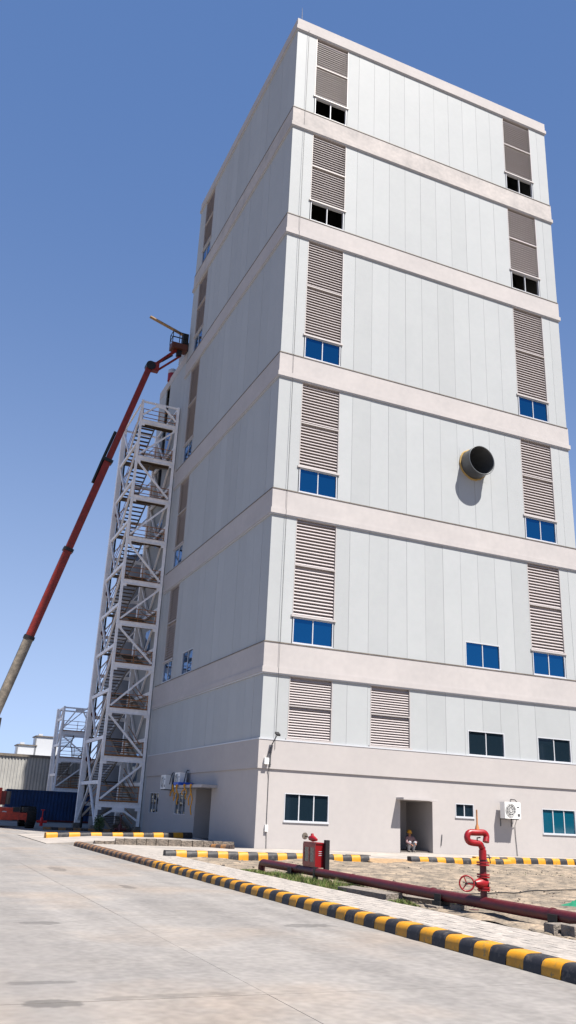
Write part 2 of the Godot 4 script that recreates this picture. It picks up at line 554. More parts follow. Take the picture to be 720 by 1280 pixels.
	# round exhaust duct through the sunlit wall
	var duct := node("exhaust_duct", b)
	var st2 := new_st()
	var dc := Vector3(13.2, 22.42, 0)
	var prof := [Vector2(0.0, 0.93), Vector2(0.86, 0.93), Vector2(0.90, 0.955), Vector2(0.93, 0.93), Vector2(0.93, 0.89), Vector2(0.86, 0.875), Vector2(-3.4, 0.875), Vector2(-3.4, 0.01)]
	var nseg := 40
	st2.set_smooth_group(0)
	for i in prof.size() - 1:
		for k in nseg:
			var a0 := TAU * k / nseg
			var a1 := TAU * (k + 1) / nseg
			var f := func(p: Vector2, a: float) -> Vector3: return dc + Vector3(cos(a) * p.y, sin(a) * p.y, p.x)
			quad(st2, f.call(prof[i], a1), f.call(prof[i], a0), f.call(prof[i + 1], a0), f.call(prof[i + 1], a1))
	put("pipe", duct, done(st2), mats["duct_metal"])
	var st3 := new_st()
	var pts := []
	for k in 37:
		var a := TAU * k / 36.0
		pts.append(dc + Vector3(cos(a), sin(a), 0) * (0.95 + rng.randf_range(-0.015, 0.03)) + Vector3(0, 0, 0.03))
	st_tube(st3, pts, 0.065, 6, false)
	put("foam_seal", duct, done(st3), mats["foam"])
	# square collar plate round the pipe
	var st4 := new_st()
	st4.set_smooth_group(-1)
	for k in nseg:
		var ca := []
		for kk in [k, k + 1]:
			var a: float = TAU * kk / nseg
			var v := Vector3(cos(a), sin(a), 0)
			var q := 0.99 / maxf(absf(v.x), absf(v.y))
			ca.append(dc + v * 0.92 + Vector3(0, 0, 0.006))
			ca.append(dc + v * q + Vector3(0, 0, 0.006))
		quad(st4, ca[0], ca[2], ca[3], ca[1])
	put("collar_plate", duct, done(st4), mats["panel0"])
	# lightning rod on the corner
	tube("lightning_rod", b, [Vector3(0.5, 52.7, -0.6), Vector3(0.5, 54.0, -0.6), Vector3(0.48, 54.75, -0.6)], [0.03, 0.02, 0.008], mats["steel_grey"], 6)
	# cable runs, junction box and conduit on the sunlit corner
	tube("conduit", b, [Vector3(0.78, 52.0, 0.13), Vector3(0.78, 45.2, 0.09), Vector3(0.76, 38.0, 0.13), Vector3(0.79, 26.0, 0.1), Vector3(0.77, 12.0, 0.13), Vector3(0.78, 4.6, 0.1)], 0.010, mats["grille"], 5)
	tube("conduit", b, [Vector3(0.52, 4.0, 0.12), Vector3(0.55, 3.2, 0.02), Vector3(0.56, 1.1, 0.025)], 0.016, mats["grille"], 5)
	box("switch_box", b, Vector3(0.47, 0.82, 0.0), Vector3(0.62, 1.12, 0.1), mats["appliance_white"])
	tube("conduit", b, [Vector3(0.57, 0.82, 0.03), Vector3(0.59, 0.4, 0.02), Vector3(0.6, 0.06, 0.025)], 0.014, mats["grille"], 5)
	tube("conduit", b, [Vector3(15.1, 2.0, 0.3), Vector3(15.12, 1.6, 0.05), Vector3(15.16, 0.9, 0.03), Vector3(15.22, 0.07, 0.04)], 0.016, mats["grille"], 5)
	tube("conduit", b, [Vector3(10.45, 1.0, 0.02), Vector3(10.42, 0.8, 0.05), Vector3(10.38, 0.45, 0.03)], 0.02, mats["grille"], 5)

func build_wall_lamp() -> void:
	var l := thing("wall_lamp", "small grey gooseneck lamp with junction box on the sunlit wall corner", "lamp", Vector3(0.55, 3.75, 0.08))
	tube("arm", l, [Vector3(0, 0, 0.06), Vector3(0, 0.75, 0.07), Vector3(0.02, 1.05, 0.12), Vector3(0.14, 1.45, 0.35)], 0.028, mats["grille"], 6)
	var h := put("lamp_head", l, box_mesh(Vector3(0.2, 0.08, 0.3)), mats["dark_metal"], Transform3D(Basis(Vector3.RIGHT, 0.5), Vector3(0.17, 1.55, 0.42)))
	h.set_meta("label", "dark lamp head")
	box("junction_box", l, Vector3(-0.32, 0.12, 0.0), Vector3(-0.1, 0.42, 0.14), mats["appliance_white"])
	tube("cable", l, [Vector3(-0.2, 0.42, 0.07), Vector3(-0.1, 0.75, 0.08), Vector3(0, 0.95, 0.07)], 0.012, mats["black"], 5)
	for y in [0.1, 0.65]:
		box("clamp", l, Vector3(-0.05, y, -0.005), Vector3(0.05, y + 0.05, 0.05), mats["grille"])

func make_ac(label: String, at: Vector3, turn: float) -> Node3D:
	# origin: middle of the back at wall level, front towards +z
	var a := thing("air_conditioner", label, "air conditioner", at, "outdoor air conditioner units on brackets")
	a.rotation.y = turn
	box("casing", a, Vector3(-0.52, 0.0, 0.22), Vector3(0.52, 0.84, 0.63), mats["appliance_white"])
	var st := new_st()
	for r in [0.08, 0.18, 0.28, 0.34]:
		var pts := []
		for k in 33:
			pts.append(Vector3(-0.14, 0.42, 0.645) + Vector3(cos(TAU * k / 32.0), sin(TAU * k / 32.0), 0) * r)
		st_tube(st, pts, 0.012, 5, false)
	for k in 8:
		var d := Vector3(cos(TAU * k / 8.0), sin(TAU * k / 8.0), 0)
		st_bar(st, Vector3(-0.14, 0.42, 0.645), Vector3(-0.14, 0.42, 0.645) + d * 0.34, 0.012, 0.012)
	put("fan_grille", a, done(st), mats["appliance_white"])
	var sf := new_st()
	st_tube(sf, [Vector3(-0.14, 0.42, 0.6), Vector3(-0.14, 0.42, 0.634)], 0.35, 28)
	put("fan_recess", a, done(sf), mats["grille"])
	box("badge", a, Vector3(0.28, 0.55, 0.63), Vector3(0.42, 0.62, 0.636), mats["grille"])
	box("badge", a, Vector3(0.30, 0.12, 0.63), Vector3(0.46, 0.26, 0.636), mats["grille"])
	for x in [-0.36, 0.36]:
		boxes_part("bracket", a, [[Vector3(x - 0.02, -0.05, 0.0), Vector3(x + 0.02, 0.0, 0.62)], [Vector3(x - 0.02, -0.4, 0.0), Vector3(x + 0.02, -0.05, 0.03)]], mats["grille"])
	tube("hose", a, [Vector3(0.52, 0.3, 0.35), Vector3(0.62, 0.5, 0.35), Vector3(0.62, 0.8, 0.3), Vector3(0.5, 0.98, 0.2), Vector3(0.35, 0.98, 0.0)], 0.025, mats["dark_metal"], 6)
	return a

# ------------------------------------------------------------------ neighbours of the tall block
func build_rear_blocks() -> void:
	var b := thing("annex_building", "lower grey panel-clad annex behind the steel stair tower", "building", Vector3(0, 0, -D - 0.1))
	var h := 37.7
	var l := 8.4
	var k := 0.0
	while k < l - 0.01:
		var e := minf(k + 1.2, l)
		for s in [[0.0, 9.0], [9.8, 17.6], [18.4, 26.4], [27.2, h - 0.8]]:
			if s[0] > 20.0 and k > 4.7 and k < 5.9:
				continue
			box("wall_panel", b, Vector3(0.02, s[0], -e + 0.01), Vector3(0.1, s[1], -k - 0.01), mats["panel%d" % (int(k * 3) % 3)])
		k += 1.2
	for s in [[9.0, 9.8], [17.6, 18.4], [26.4, 27.2], [h - 0.8, h]]:
		box("floor_band", b, Vector3(0.0, s[0], -l), Vector3(0.15, s[1], 0.0), mats["band"])
	box("core_wall", b, Vector3(1.6, 0, -l), Vector3(14.0, h - 0.3, 0.0), mats["panel1"])
	box("roof", b, Vector3(0.16, h - 0.3, -l), Vector3(14.0, h - 0.1, 0.0), mats["interior"])
	box("end_wall", b, Vector3(0.16, 0, -l), Vector3(1.6, h - 0.3, -l + 0.15), mats["panel1"])
	for y in [3.4, 12.6, 21.6, 29.8]:
		var w := node("window", b)
		box("frame", w, Vector3(-0.02, y - 0.06, -4.36), Vector3(0.02, y + 2.06, -2.64), mats["frame_white"])
		for p in 2:
			box("pane", w, Vector3(-0.035, y, -4.3 + p * 0.82), Vector3(-0.02, y + 2.0, -3.52 + p * 0.82), mats["glass_blue"])
	var t := thing("rooftop_tank", "small red and white tank on the annex roof edge", "tank", Vector3(0.25, 37.6, -26.3))
	tube("lower_shell", t, [Vector3(0, 0, 0), Vector3(0, 0.7, 0)], 0.42, mats["hydrant_red"], 16)
	tube("upper_shell", t, [Vector3(0, 0.7, 0), Vector3(0, 1.05, 0), Vector3(0, 1.2, 0)], [0.43, 0.43, 0.25], mats["frame_white"], 16)
	var u := thing("rooftop_unit", "grey slatted rooftop ventilation unit beside the lift basket", "ventilation unit", Vector3(0.72, 37.4, -22.6))
	box("casing", u, Vector3(-0.7, 0, -1.0), Vector3(0.7, 1.6, 1.0), mats["steel_grey"])
	for y in 6:
		box("slat", u, Vector3(-0.75, 0.2 + y * 0.22, -0.9), Vector3(-0.7, 0.3 + y * 0.22, 0.9), mats["frame_white"])
	var s := thing("storage_silo", "dark grey round silo behind the steel stair tower", "silo", Vector3(1.75, 0, -33.2))
	tube("shell", s, [Vector3(0, 0, 0), Vector3(0, 22.0, 0)], 2.9, mats["silo"], 32)
	tube("roof", s, [Vector3(0, 22.0, 0), Vector3(0, 22.7, 0), Vector3(0, 23.1, 0), Vector3(0, 23.25, 0)], [2.95, 2.5, 1.4, 0.3], mats["silo"], 32)
	var rail := new_st()
	for k2 in 24:
		var a := TAU * k2 / 24.0
		var a2 := TAU * (k2 + 1) / 24.0
		var p := Vector3(cos(a) * 2.85, 22.0, sin(a) * 2.85)
		var q := Vector3(cos(a2) * 2.85, 22.0, sin(a2) * 2.85)
		st_bar(rail, p, p + Vector3(0, 1.1, 0), 0.04, 0.04)
		st_bar(rail, p + Vector3(0, 1.1, 0), q + Vector3(0, 1.1, 0), 0.04, 0.04)
		st_bar(rail, p + Vector3(0, 0.6, 0), q + Vector3(0, 0.6, 0), 0.03, 0.03)
	put("roof_railing", s, done(rail), mats["steel_grey"])
	# tall block standing behind, hidden by the main building: it shades the shed and the low stair tower
	var lb := thing("rear_block", "tall pale panel-clad block standing behind the main building and annex", "building", Vector3(6.5, 0, -31.0))
	box("core_wall", lb, Vector3(0.05, 0, -14.0), Vector3(14.0, 52.0, 0.0), mats["panel0"])
	for y in [5.0, 13.0, 21.0, 29.0, 37.0, 44.2, 51.1]:
		box("floor_band", lb, Vector3(-0.05, y, -14.1), Vector3(14.1, y + 0.9, 0.1), mats["band"])

func build_background() -> void:
	# container
	var c := thing("shipping_container", "dark blue corrugated shipping container standing behind the boom lift", "container", Vector3(-6.5, 0, -46.0))
	var L := 12.2
	var hgt := 2.75
	var st := new_st()
	st.set_smooth_group(-1)
	var x := 0.15
	var out := true
	while x < L - 0.2:
		var x1 := minf(x + 0.16, L - 0.15)
		var z := 0.0 if out else -0.07
		quad(st, Vector3(x, 0.18, z), Vector3(x, hgt - 0.12, z), Vector3(x1 - 0.04, hgt - 0.12, z), Vector3(x1 - 0.04, 0.18, z))
		var zn := -0.07 if out else 0.0
		quad(st, Vector3(x1 - 0.04, 0.18, z), Vector3(x1 - 0.04, hgt - 0.12, z), Vector3(x1, hgt - 0.12, zn), Vector3(x1, 0.18, zn))
		x = x1
		out = not out
	put("corrugated_side", c, done(st), mats["container_blue"])
	box("body", c, Vector3(0.1, 0.17, -2.4), Vector3(L - 0.1, hgt - 0.05, -0.09), mats["container_blue"])
	box("bottom_rail", c, Vector3(0, 0.03, -0.1), Vector3(L, 0.18, 0.02), mats["pipe_red"])
	box("top_rail", c, Vector3(0, hgt - 0.12, -0.1), Vector3(L, hgt, 0.02), mats["container_blue"])
	for px in [0.0, L - 0.16]:
		box("corner_post", c, Vector3(px, 0.19, -0.1), Vector3(px + 0.16, hgt - 0.125, 0.03), mats["container_blue"])
	# shed
	var s := thing("storage_shed", "long white corrugated storage shed behind the container", "shed", Vector3(0, 0, -55.0))
	var w := new_st()
	w.set_smooth_group(-1)
	x = -70.0
	var k := 0
	while x < 26.0:
		var z := 0.0 if k % 2 == 0 else -0.06
		var zn := -0.06 if k % 2 == 0 else 0.0
		quad(w, Vector3(x, 0, z), Vector3(x, 6.1, z), Vector3(x + 0.12, 6.1, z), Vector3(x + 0.12, 0, z))
		quad(w, Vector3(x + 0.12, 0, z), Vector3(x + 0.12, 6.1, z), Vector3(x + 0.16, 6.1, zn), Vector3(x + 0.16, 0, zn))
		x += 0.16
		k += 1
	put("corrugated_wall", s, done(w), mats["shed_wall"])
	box("body", s, Vector3(-70, 0, -22), Vector3(26, 6.05, -0.08), mats["shed_wall"])
	box("eave_trim", s, Vector3(-70.1, 6.1, -0.4), Vector3(26.1, 6.35, 0.12), mats["steel_grey"])
	var rf := new_st()
	rf.set_smooth_group(-1)
	quad(rf, Vector3(-70, 6.36, -0.3), Vector3(-70, 6.9, -11), Vector3(26, 6.9, -11), Vector3(26, 6.36, -0.3))
	quad(rf, Vector3(26, 6.36, -22), Vector3(26, 6.9, -11), Vector3(-70, 6.9, -11), Vector3(-70, 6.36, -22))
	put("roof", s, done(rf), mats["shed_wall"])
	# white boxes standing on the shed roof
	for a in [[-3.3, -1.2, 8.15, "lower white box housing on the storage shed roof"], [-1.25, 1.4, 9.3, "taller white box housing on the storage shed roof"]]:
		var v := thing("roof_housing", a[3], "roof housing", Vector3(a[0], 6.5, -70), "white housings on the shed roof")
		box("wall", v, Vector3(0, 0, -3), Vector3(a[1] - a[0], a[2] - 6.5, 0), mats["frame_white"])
		box("cap", v, Vector3(-0.15, a[2] - 6.5, -3.1), Vector3(a[1] - a[0] + 0.1, a[2] - 6.38, 0.12), mats["steel_grey"])
		box("edge_trim", v, Vector3(-0.14, 0, -0.2), Vector3(0.0, a[2] - 6.5, 0.04), mats["silo"])
		box("vent", v, Vector3(0.3, a[2] - 6.38, -1.5), Vector3(0.8, a[2] - 6.1, -1.0), mats["frame_white"])
	# plant building across the road, outside the frame: the lower windows mirror it
	var o := thing("opposite_plant_hall", "dark grey plant hall across the road", "building", Vector3(26, 0, 78))
	box("wall", o, Vector3(0, 0, 0), Vector3(95, 17, 30), mats["shed_dark"])
	box("roof", o, Vector3(-0.6, 17, -0.6), Vector3(95.6, 17.6, 30.6), mats["silo"])
	for i in 12:
		box("column", o, Vector3(2.0 + i * 7.8, 0, -0.5), Vector3(2.6 + i * 7.8, 16.8, -0.05), mats["steel_white"])

# ------------------------------------------------------------------ steel stair tower
func stair_tower(label: String, at: Vector3, levels: Array, top: float, w: float, d: float, near: bool) -> void:
	# at: front left foot on the ground; x to the right, -z to the back
	var t := thing("stair_tower", label, "stair tower", at, "steel stair towers")
	var white: Material = mats["steel_white"]
	var grey: Material = mats["steel_grey"]
	var deck: Material = mats["deck_brown"]
	var base := 0.35
	for p in [[0.0, 0.0], [w, 0.0], [0.0, -d], [w, -d]]:
		bar("post", t, Vector3(p[0], base, p[1]), Vector3(p[0], top, p[1]), 0.18 if p[1] == 0.0 else 0.38, 0.18 if p[1] == 0.0 else 0.38, white)
		box("footing", t, Vector3(p[0] - 0.3, 0, p[1] - 0.3), Vector3(p[0] + 0.3, base, p[1] + 0.3), mats["block"])
		box("base_plate", t, Vector3(p[0] - 0.2, base, p[1] - 0.2), Vector3(p[0] + 0.2, base + 0.03, p[1] + 0.2), grey)
	# top ring
	for e in [[Vector3(0, top - 0.12, 0), Vector3(w, top - 0.12, 0)], [Vector3(0, top - 0.12, -d), Vector3(w, top - 0.12, -d)], [Vector3(0, top - 0.12, 0), Vector3(0, top - 0.12, -d)], [Vector3(w, top - 0.12, 0), Vector3(w, top - 0.12, -d)]]:
		bar("top_beam", t, e[0], e[1], 0.12, 0.14, white)
	var n := levels.size()
	for i in n:
		var y: float = levels[i]
		# edge beam: web and two flanges
		bar("beam", t, Vector3(0.1, y - 0.14, 0.02), Vector3(w - 0.1, y - 0.14, 0.02), 0.10, 0.28, white)
		bar("beam_flange", t, Vector3(0.1, y - 0.30, 0.06), Vector3(w - 0.1, y - 0.30, 0.06), 0.16, 0.05, white)
		bar("beam_flange", t, Vector3(0.1, y + 0.015, 0.06), Vector3(w - 0.1, y + 0.015, 0.06), 0.16, 0.04, white)
		bar("beam", t, Vector3(0.1, y - 0.14, -d), Vector3(w - 0.1, y - 0.14, -d), 0.12, 0.26, white)
		# landing plate with joists below
		box("landing", t, Vector3(0.08, y, -1.15), Vector3(w - 0.08, y + 0.05, -0.06), deck)
		for jx in 3:
			bar("joist", t, Vector3(0.1, y - 0.08, -0.3 - jx * 0.35), Vector3(w - 0.1, y - 0.08, -0.3 - jx * 0.35), 0.06, 0.12, deck)
		# guard rail across the front
		var g := node("railing", t)
		for r in [0.35, 0.7, 1.08]:
			bar("rail", g, Vector3(0.1, y + r, -0.12), Vector3(w - 0.1, y + r, -0.12), 0.045, 0.045, mats["rust_rail"])
		for px in [0.15, w * 0.5, w - 0.15]:
			bar("baluster", g, Vector3(px, y + 0.05, -0.12), Vector3(px, y + 1.1, -0.12), 0.045, 0.045, mats["rust_rail"])
		box("toe_board", g, Vector3(0.1, y + 0.06, -0.14), Vector3(w - 0.1, y + 0.17, -0.12), mats["rust_rail"])
		# front zigzag brace
		if i < n - 1:
			var y2: float = levels[i + 1]
			var right := i % 2 == 0
			bar("brace", t, Vector3(0.15 if right else w - 0.15, y + 0.2, 0.03), Vector3(w - 0.15 if right else 0.15, y2 - 0.45, 0.03), 0.13, 0.13, white)
		for px in [0.16, w - 0.16]:
			box("gusset", t, Vector3(px - 0.16, y - 0.5, 0.085), Vector3(px + 0.16, y - 0.3, 0.105), white)
		# side frames
		var ym := y + 1.3
		if ym < top - 0.5:
			for sx in [0.0, w]:
				bar("side_beam", t, Vector3(sx, ym, -0.1), Vector3(sx, ym, -d + 0.1), 0.14, 0.24, white)
			var nxt: float = (levels[i + 1] if i < n - 1 else top - 1.3) + 1.3
			if nxt < top + 0.01:
				var mid := (ym + nxt) * 0.5
				for sx in [0.0, w]:
					bar("side_brace", t, Vector3(sx, ym + 0.1, -d * 0.5), Vector3(sx, nxt - 0.1, -0.15), 0.13, 0.13, white)
					bar("side_brace", t, Vector3(sx, ym + 0.1, -d * 0.5), Vector3(sx, nxt - 0.1, -d + 0.15), 0.13, 0.13, white)
				bar("rear_brace", t, Vector3(0.1, y + 0.1, -d), Vector3(w - 0.1, mid + 1.0, -d), 0.1, 0.1, white)
		# flights: down from this landing to the mid landing behind, then down to the landing below
		var below: float = levels[i - 1] if i > 0 else 0.0
		var half := (y + below) * 0.5
		if i > 0 or y > 1.5:
			box("mid_landing", t, Vector3(0.08, half - 0.05, -d + 0.1), Vector3(w - 0.08, half, -d + 1.0), deck)
			for f in 2:
				var fl := node("stair_flight", t)
				var xa := 0.12 if f == 0 else w * 0.5 + 0.06
				var xb := w * 0.5 - 0.06 if f == 0 else w - 0.12
				var ya: float = y if f == 0 else below
				var za := -1.15
				var zb := -d + 1.0
				var steps := 9
				for s in steps:
					var q := (s + 0.5) / steps
					var yy := lerpf(ya, half, q)
					var zz := lerpf(za, zb, q)
					box("tread", fl, Vector3(xa + 0.05, yy - 0.02, zz - 0.13), Vector3(xb - 0.05, yy + 0.02, zz + 0.13), deck)
				for sx in [xa, xb]:
					bar("stringer", fl, Vector3(sx, ya - 0.05, za), Vector3(sx, half - 0.05, zb), 0.05, 0.22, grey)
				if near:
					for r in [0.55, 1.0]:
						bar("handrail", fl, Vector3(xa if f == 0 else xb, ya + r, za), Vector3(xa if f == 0 else xb, half + r, zb), 0.04, 0.04, mats["rust_rail"])
		# side guard rails
		if near:
			var sg := node("railing", t)
			for r in [0.5, 1.05]:
				bar("rail", sg, Vector3(0.08, y + r, -0.12), Vector3(0.08, y + r, -1.15), 0.04, 0.04, mats["rust_rail"])
	# knee braces at foot and head
	for e in [[levels[0] - 0.36, 0.75], [top - 0.2, levels[n - 1] + 0.45]]:
		box("gusset", t, Vector3(w * 0.5 - 0.42, e[0] - 0.26, 0.09), Vector3(w * 0.5 + 0.42, e[0] + 0.04, 0.12), white)
		bar("knee_brace", t, Vector3(w * 0.5 - 0.3, e[0] - 0.1, 0.03), Vector3(0.1, e[1], 0.03), 0.12, 0.12, white)
		bar("knee_brace", t, Vector3(w * 0.5 + 0.3, e[0] - 0.1, 0.03), Vector3(w - 0.1, e[1], 0.03), 0.12, 0.12, white)
	bar("foot_brace", t, Vector3(0, base + 0.2, -0.1), Vector3(0, levels[0] + 1.2, -d * 0.5), 0.14, 0.14, white)
	bar("foot_brace", t, Vector3(0, base + 0.2, -d + 0.1), Vector3(0, levels[0] + 1.2, -d * 0.5), 0.14, 0.14, white)

func build_riser() -> void:
	var r := thing("fire_riser", "dark fire water riser with red valve wheels on the stair tower side", "pipe", Vector3(-2.95, 0, -27.0))
	tube("pipe", r, [Vector3(0, 0.05, 0), Vector3(0, 31.0, 0)], 0.075, mats["black"], 8)
	for y in [4.9, 8.2, 14.5, 17.7, 24.4]:
		tube("valve_wheel", r, [Vector3(-0.08, y, 0.1), Vector3(-0.08, y, 0.2)], 0.22, mats["pipe_red"], 14)

# ------------------------------------------------------------------ boom lift
func build_boom_lift() -> void:
	var l := thing("boom_lift", "orange-red telescopic boom lift with its long boom raised to the roof", "boom lift", Vector3(-9.9, 0, -25.2))
	var o: Material = mats["lift_orange"]
	# chassis
	boxes_part("chassis", l, [[Vector3(-1.2, 0.45, -2.4), Vector3(1.55, 1.25, 2.2)], [Vector3(-1.4, 0.6, -1.6), Vector3(1.62, 1.05, 1.4)]], o)
	for z in [-2.0, 2.0]:
		box("axle", l, Vector3(-2.5, 0.5, z - 0.22), Vector3(2.5, 0.95, z + 0.22), o)
		for x in [-2.75, 2.75]:
			var w := node("wheel", l, Vector3(x, 0.68, z))
			tube("tyre", w, [Vector3(-0.3, 0, 0), Vector3(-0.25, 0, 0), Vector3(0.25, 0, 0), Vector3(0.3, 0, 0)], [0.52, 0.68, 0.68, 0.52], mats["rubber"], 22)
			tube("rim", w, [Vector3(-0.32, 0, 0), Vector3(0.32, 0, 0)], 0.34, o, 16)
			var lug := new_st()
			for k in 20:
				var a := TAU * k / 20.0
				var c := Vector3(0, cos(a), sin(a))
				st_bar(lug, Vector3(-0.27, 0, 0) + c * 0.69, Vector3(0.27, 0, 0) + c.rotated(Vector3.RIGHT, 0.12) * 0.69, 0.06, 0.05)
			put("tread_lugs", w, done(lug), mats["rubber"])
	for x in [1.7, 2.35]:
		box("hydraulic_block", l, Vector3(x - 0.2, 1.0, 1.6), Vector3(x + 0.2, 1.3, 2.3), mats["dark_metal"])
	# white paint mark on the chassis side facing the road
	var mk := new_st()
	for s in [[0.45, 0.86, 0.62, 0.98], [0.62, 0.98, 0.74, 0.86], [0.74, 0.86, 0.9, 1.0], [0.9, 1.0, 1.1, 0.96]]:
		st_bar(mk, Vector3(s[0], s[1], 2.21), Vector3(s[2], s[3], 2.21), 0.012, 0.07)
	put("paint_mark", l, done(mk), mats["frame_white"])
	# turret
	boxes_part("turret", l, [[Vector3(-2.4, 1.35, -1.3), Vector3(0.7, 2.5, 1.5)], [Vector3(-0.6, 1.25, -0.7), Vector3(0.6, 1.35, 0.7)]], o)
	box("counterweight", l, Vector3(0.7, 1.4, -1.2), Vector3(1.0, 2.3, 1.4), mats["boom_red"])
	tube("exhaust_tank", l, [Vector3(1.15, 1.45, 1.1), Vector3(1.15, 2.3, 1.1)], 0.22, mats["steel_grey"], 12)
	box("engine_cover", l, Vector3(-2.3, 2.5, -1.2), Vector3(-0.9, 2.9, -0.4), mats["boom_red"])
	# boom (points in world, moved to the lift's frame)
	var off := l.position
	var a := Vector3(-11.75, 2.55, -23.9) - off
	var b := Vector3(-2.98, 35.65, -21.0) - off
	var dir := (b - a).normalized()
	var side := dir.cross(Vector3(0, 0, 1)).normalized()
	var L := a.distance_to(b)
	var bm := node("boom", l)
	bar("base_section", bm, a - dir * 0.8, a + dir * 10.6, 0.66, 0.74, mats["boom_cream"], Vector3.BACK)
	bar("middle_section", bm, a + dir * 10.6, a + dir * 17.6, 0.60, 0.68, mats["boom_red"], Vector3.BACK)
	bar("outer_section", bm, a + dir * 17.6, a + dir * 25.3, 0.54, 0.62, mats["boom_red"], Vector3.BACK)
	bar("upper_section", bm, a + dir * 25.3, b, 0.47, 0.54, mats["boom_red"], Vector3.BACK)
	for q in [10.6, 17.6, 25.3]:
		bar("collar", bm, a + dir * (q - 0.12), a + dir * (q + 0.12), 0.76, 0.84, mats["dark_metal"], Vector3.BACK)
	# hose carrier along the upper side
	var hs := -side
	tube("hose_carrier", bm, [a + dir * 23.2 + hs * 0.37, a + dir * 25.3 + hs * 0.39, a + dir * 27.8 + hs * 0.37], 0.13, mats["black"], 6)
	bar("lift_cylinder", l, Vector3(-0.2, 2.2, 0.6), a + dir * 5.0 + Vector3(0.35, -0.3, 0.1), 0.22, 0.22, mats["steel_grey"])
	# jib: two parallel arms
	var j0 := b + Vector3(0.1, 0.15, 0)
	var j1 := Vector3(-0.78, 37.75, -21.2) - off
	tube("knuckle", l, [b + Vector3(0, -0.1, -0.35), b + Vector3(0, -0.1, 0.35)], 0.38, mats["dark_metal"], 14)
	box("knuckle_plate", l, b + Vector3(0.15, -0.45, -0.25), b + Vector3(0.7, 0.3, 0.25), mats["boom_red"])
	var jib := node("jib", l)
	bar("upper_arm", jib, j0 + Vector3(0.35, 0.1, 0), j1 + Vector3(0.0, 0.15, 0), 0.24, 0.24, mats["boom_red"])
	bar("lower_arm", jib, j0 + Vector3(0.5, -0.45, 0), j1 + Vector3(0.3, -0.4, 0), 0.16, 0.16, mats["boom_red"])
	tube("jib_cylinder", jib, [j0.lerp(j1, 0.35) + Vector3(0.1, -0.2, 0.1), j0.lerp(j1, 0.75) + Vector3(0.1, -0.15, 0.1)], 0.06, mats["black"], 8)
	# basket
	var k := node("basket", l, Vector3(-1.42, 37.75, -21.6) - off)
	box("floor_tray", k, Vector3(0, 0.0, 0), Vector3(1.35, 0.5, 0.9), plain("basket_brown", Color(0.33, 0.16, 0.09), 0.6))
	box("support", k, Vector3(0.55, -0.5, 0.25), Vector3(0.95, 0.0, 0.65), mats["dark_metal"])
	for p in [[0.02, 0.02], [1.33, 0.02], [0.02, 0.88], [1.33, 0.88], [0.6, 0.88]]:
		bar("upright", k, Vector3(p[0], 0.55, p[1]), Vector3(p[0], 1.5, p[1]), 0.06, 0.06, mats["dark_metal"])
	for y in [1.0, 1.5]:
		for e in [[Vector3(0, y, 0.88), Vector3(1.35, y, 0.88)], [Vector3(0, y, 0.02), Vector3(1.35, y, 0.02)], [Vector3(0.02, y, 0), Vector3(0.02, y, 0.9)], [Vector3(1.33, y, 0), Vector3(1.33, y, 0.9)]]:
			bar("guard_rail", k, e[0], e[1], 0.05, 0.05, mats["dark_metal"])
	box("control_box", k, Vector3(0.9, 0.6, 0.3), Vector3(1.3, 1.55, 0.85), mats["black"])
	# plank resting on the guard rail
	var pl := thing("plank", "long weathered board sticking out over the lift basket rail", "board", Vector3(-2.0, 39.75, -21.2))
	var pm := bar("board", pl, Vector3(-1.45, 0.42, 0.2), Vector3(1.55, -0.36, 0.0), 0.3, 0.09, mats["wood"])
	pm.set_meta("label", "pale weathered board")

# ------------------------------------------------------------------ ground, kerbs
func kerb_mesh(l: float, w: float, h: float) -> ArrayMesh:
	# profile in x (front at 0) and y, extruded along z
	var p := [Vector2(0, -0.05), Vector2(0.015, h * 0.55), Vector2(0.035, h * 0.8), Vector2(0.075, h * 0.96), Vector2(0.13, h), Vector2(w - 0.03, h), Vector2(w, h - 0.03), Vector2(w, -0.05)]
	var st := new_st()
	st.set_smooth_group(0)
	for i in p.size() - 1:
		var a: Vector2 = p[i]
		var b: Vector2 = p[i + 1]
		quad(st, Vector3(a.x, a.y, 0), Vector3(b.x, b.y, 0), Vector3(b.x, b.y, l), Vector3(a.x, a.y, l))
	st.set_smooth_group(-1)
	for i in range(1, p.size() - 1):
		tri(st, Vector3(p[0].x, p[0].y, l), Vector3(p[i].x, p[i].y, l), Vector3(p[i + 1].x, p[i + 1].y, l))
		tri(st, Vector3(p[0].x, p[0].y, 0), Vector3(p[i + 1].x, p[i + 1].y, 0), Vector3(p[i].x, p[i].y, 0))
	return done(st)

# kerb whose front line runs from a to b; the body lies to the right of a->b seen from above when mirror is false
func kerb(label: String, a: Vector3, b: Vector3, seg: float, worn_to: float, first_yellow := true, group := "", h := 0.175) -> void:
	var k := thing("painted_kerb", label, "kerb", a, group)
	var n := int(round(a.distance_to(b) / seg))
	var d := (b - a) / n
	var mesh := kerb_mesh(d.length() - 0.008, 0.32, h)
	var z := d.normalized()
	var x := Vector3.UP.cross(z).normalized()
	for i in n:
		var y := (i % 2 == 0) == first_yellow
		var key := "kerb_yellow" if y else "kerb_black"
		if float(i) / n < worn_to:
			key += "_worn"
		var jitter := Vector3(rng.randf_range(-0.008, 0.008), rng.randf_range(-0.006, 0.006), 0)
		put("kerb_block", k, mesh, mats[key], Transform3D(Basis(x, Vector3.UP, z), d * i + x * jitter.x + Vector3(0, jitter.y, 0)))

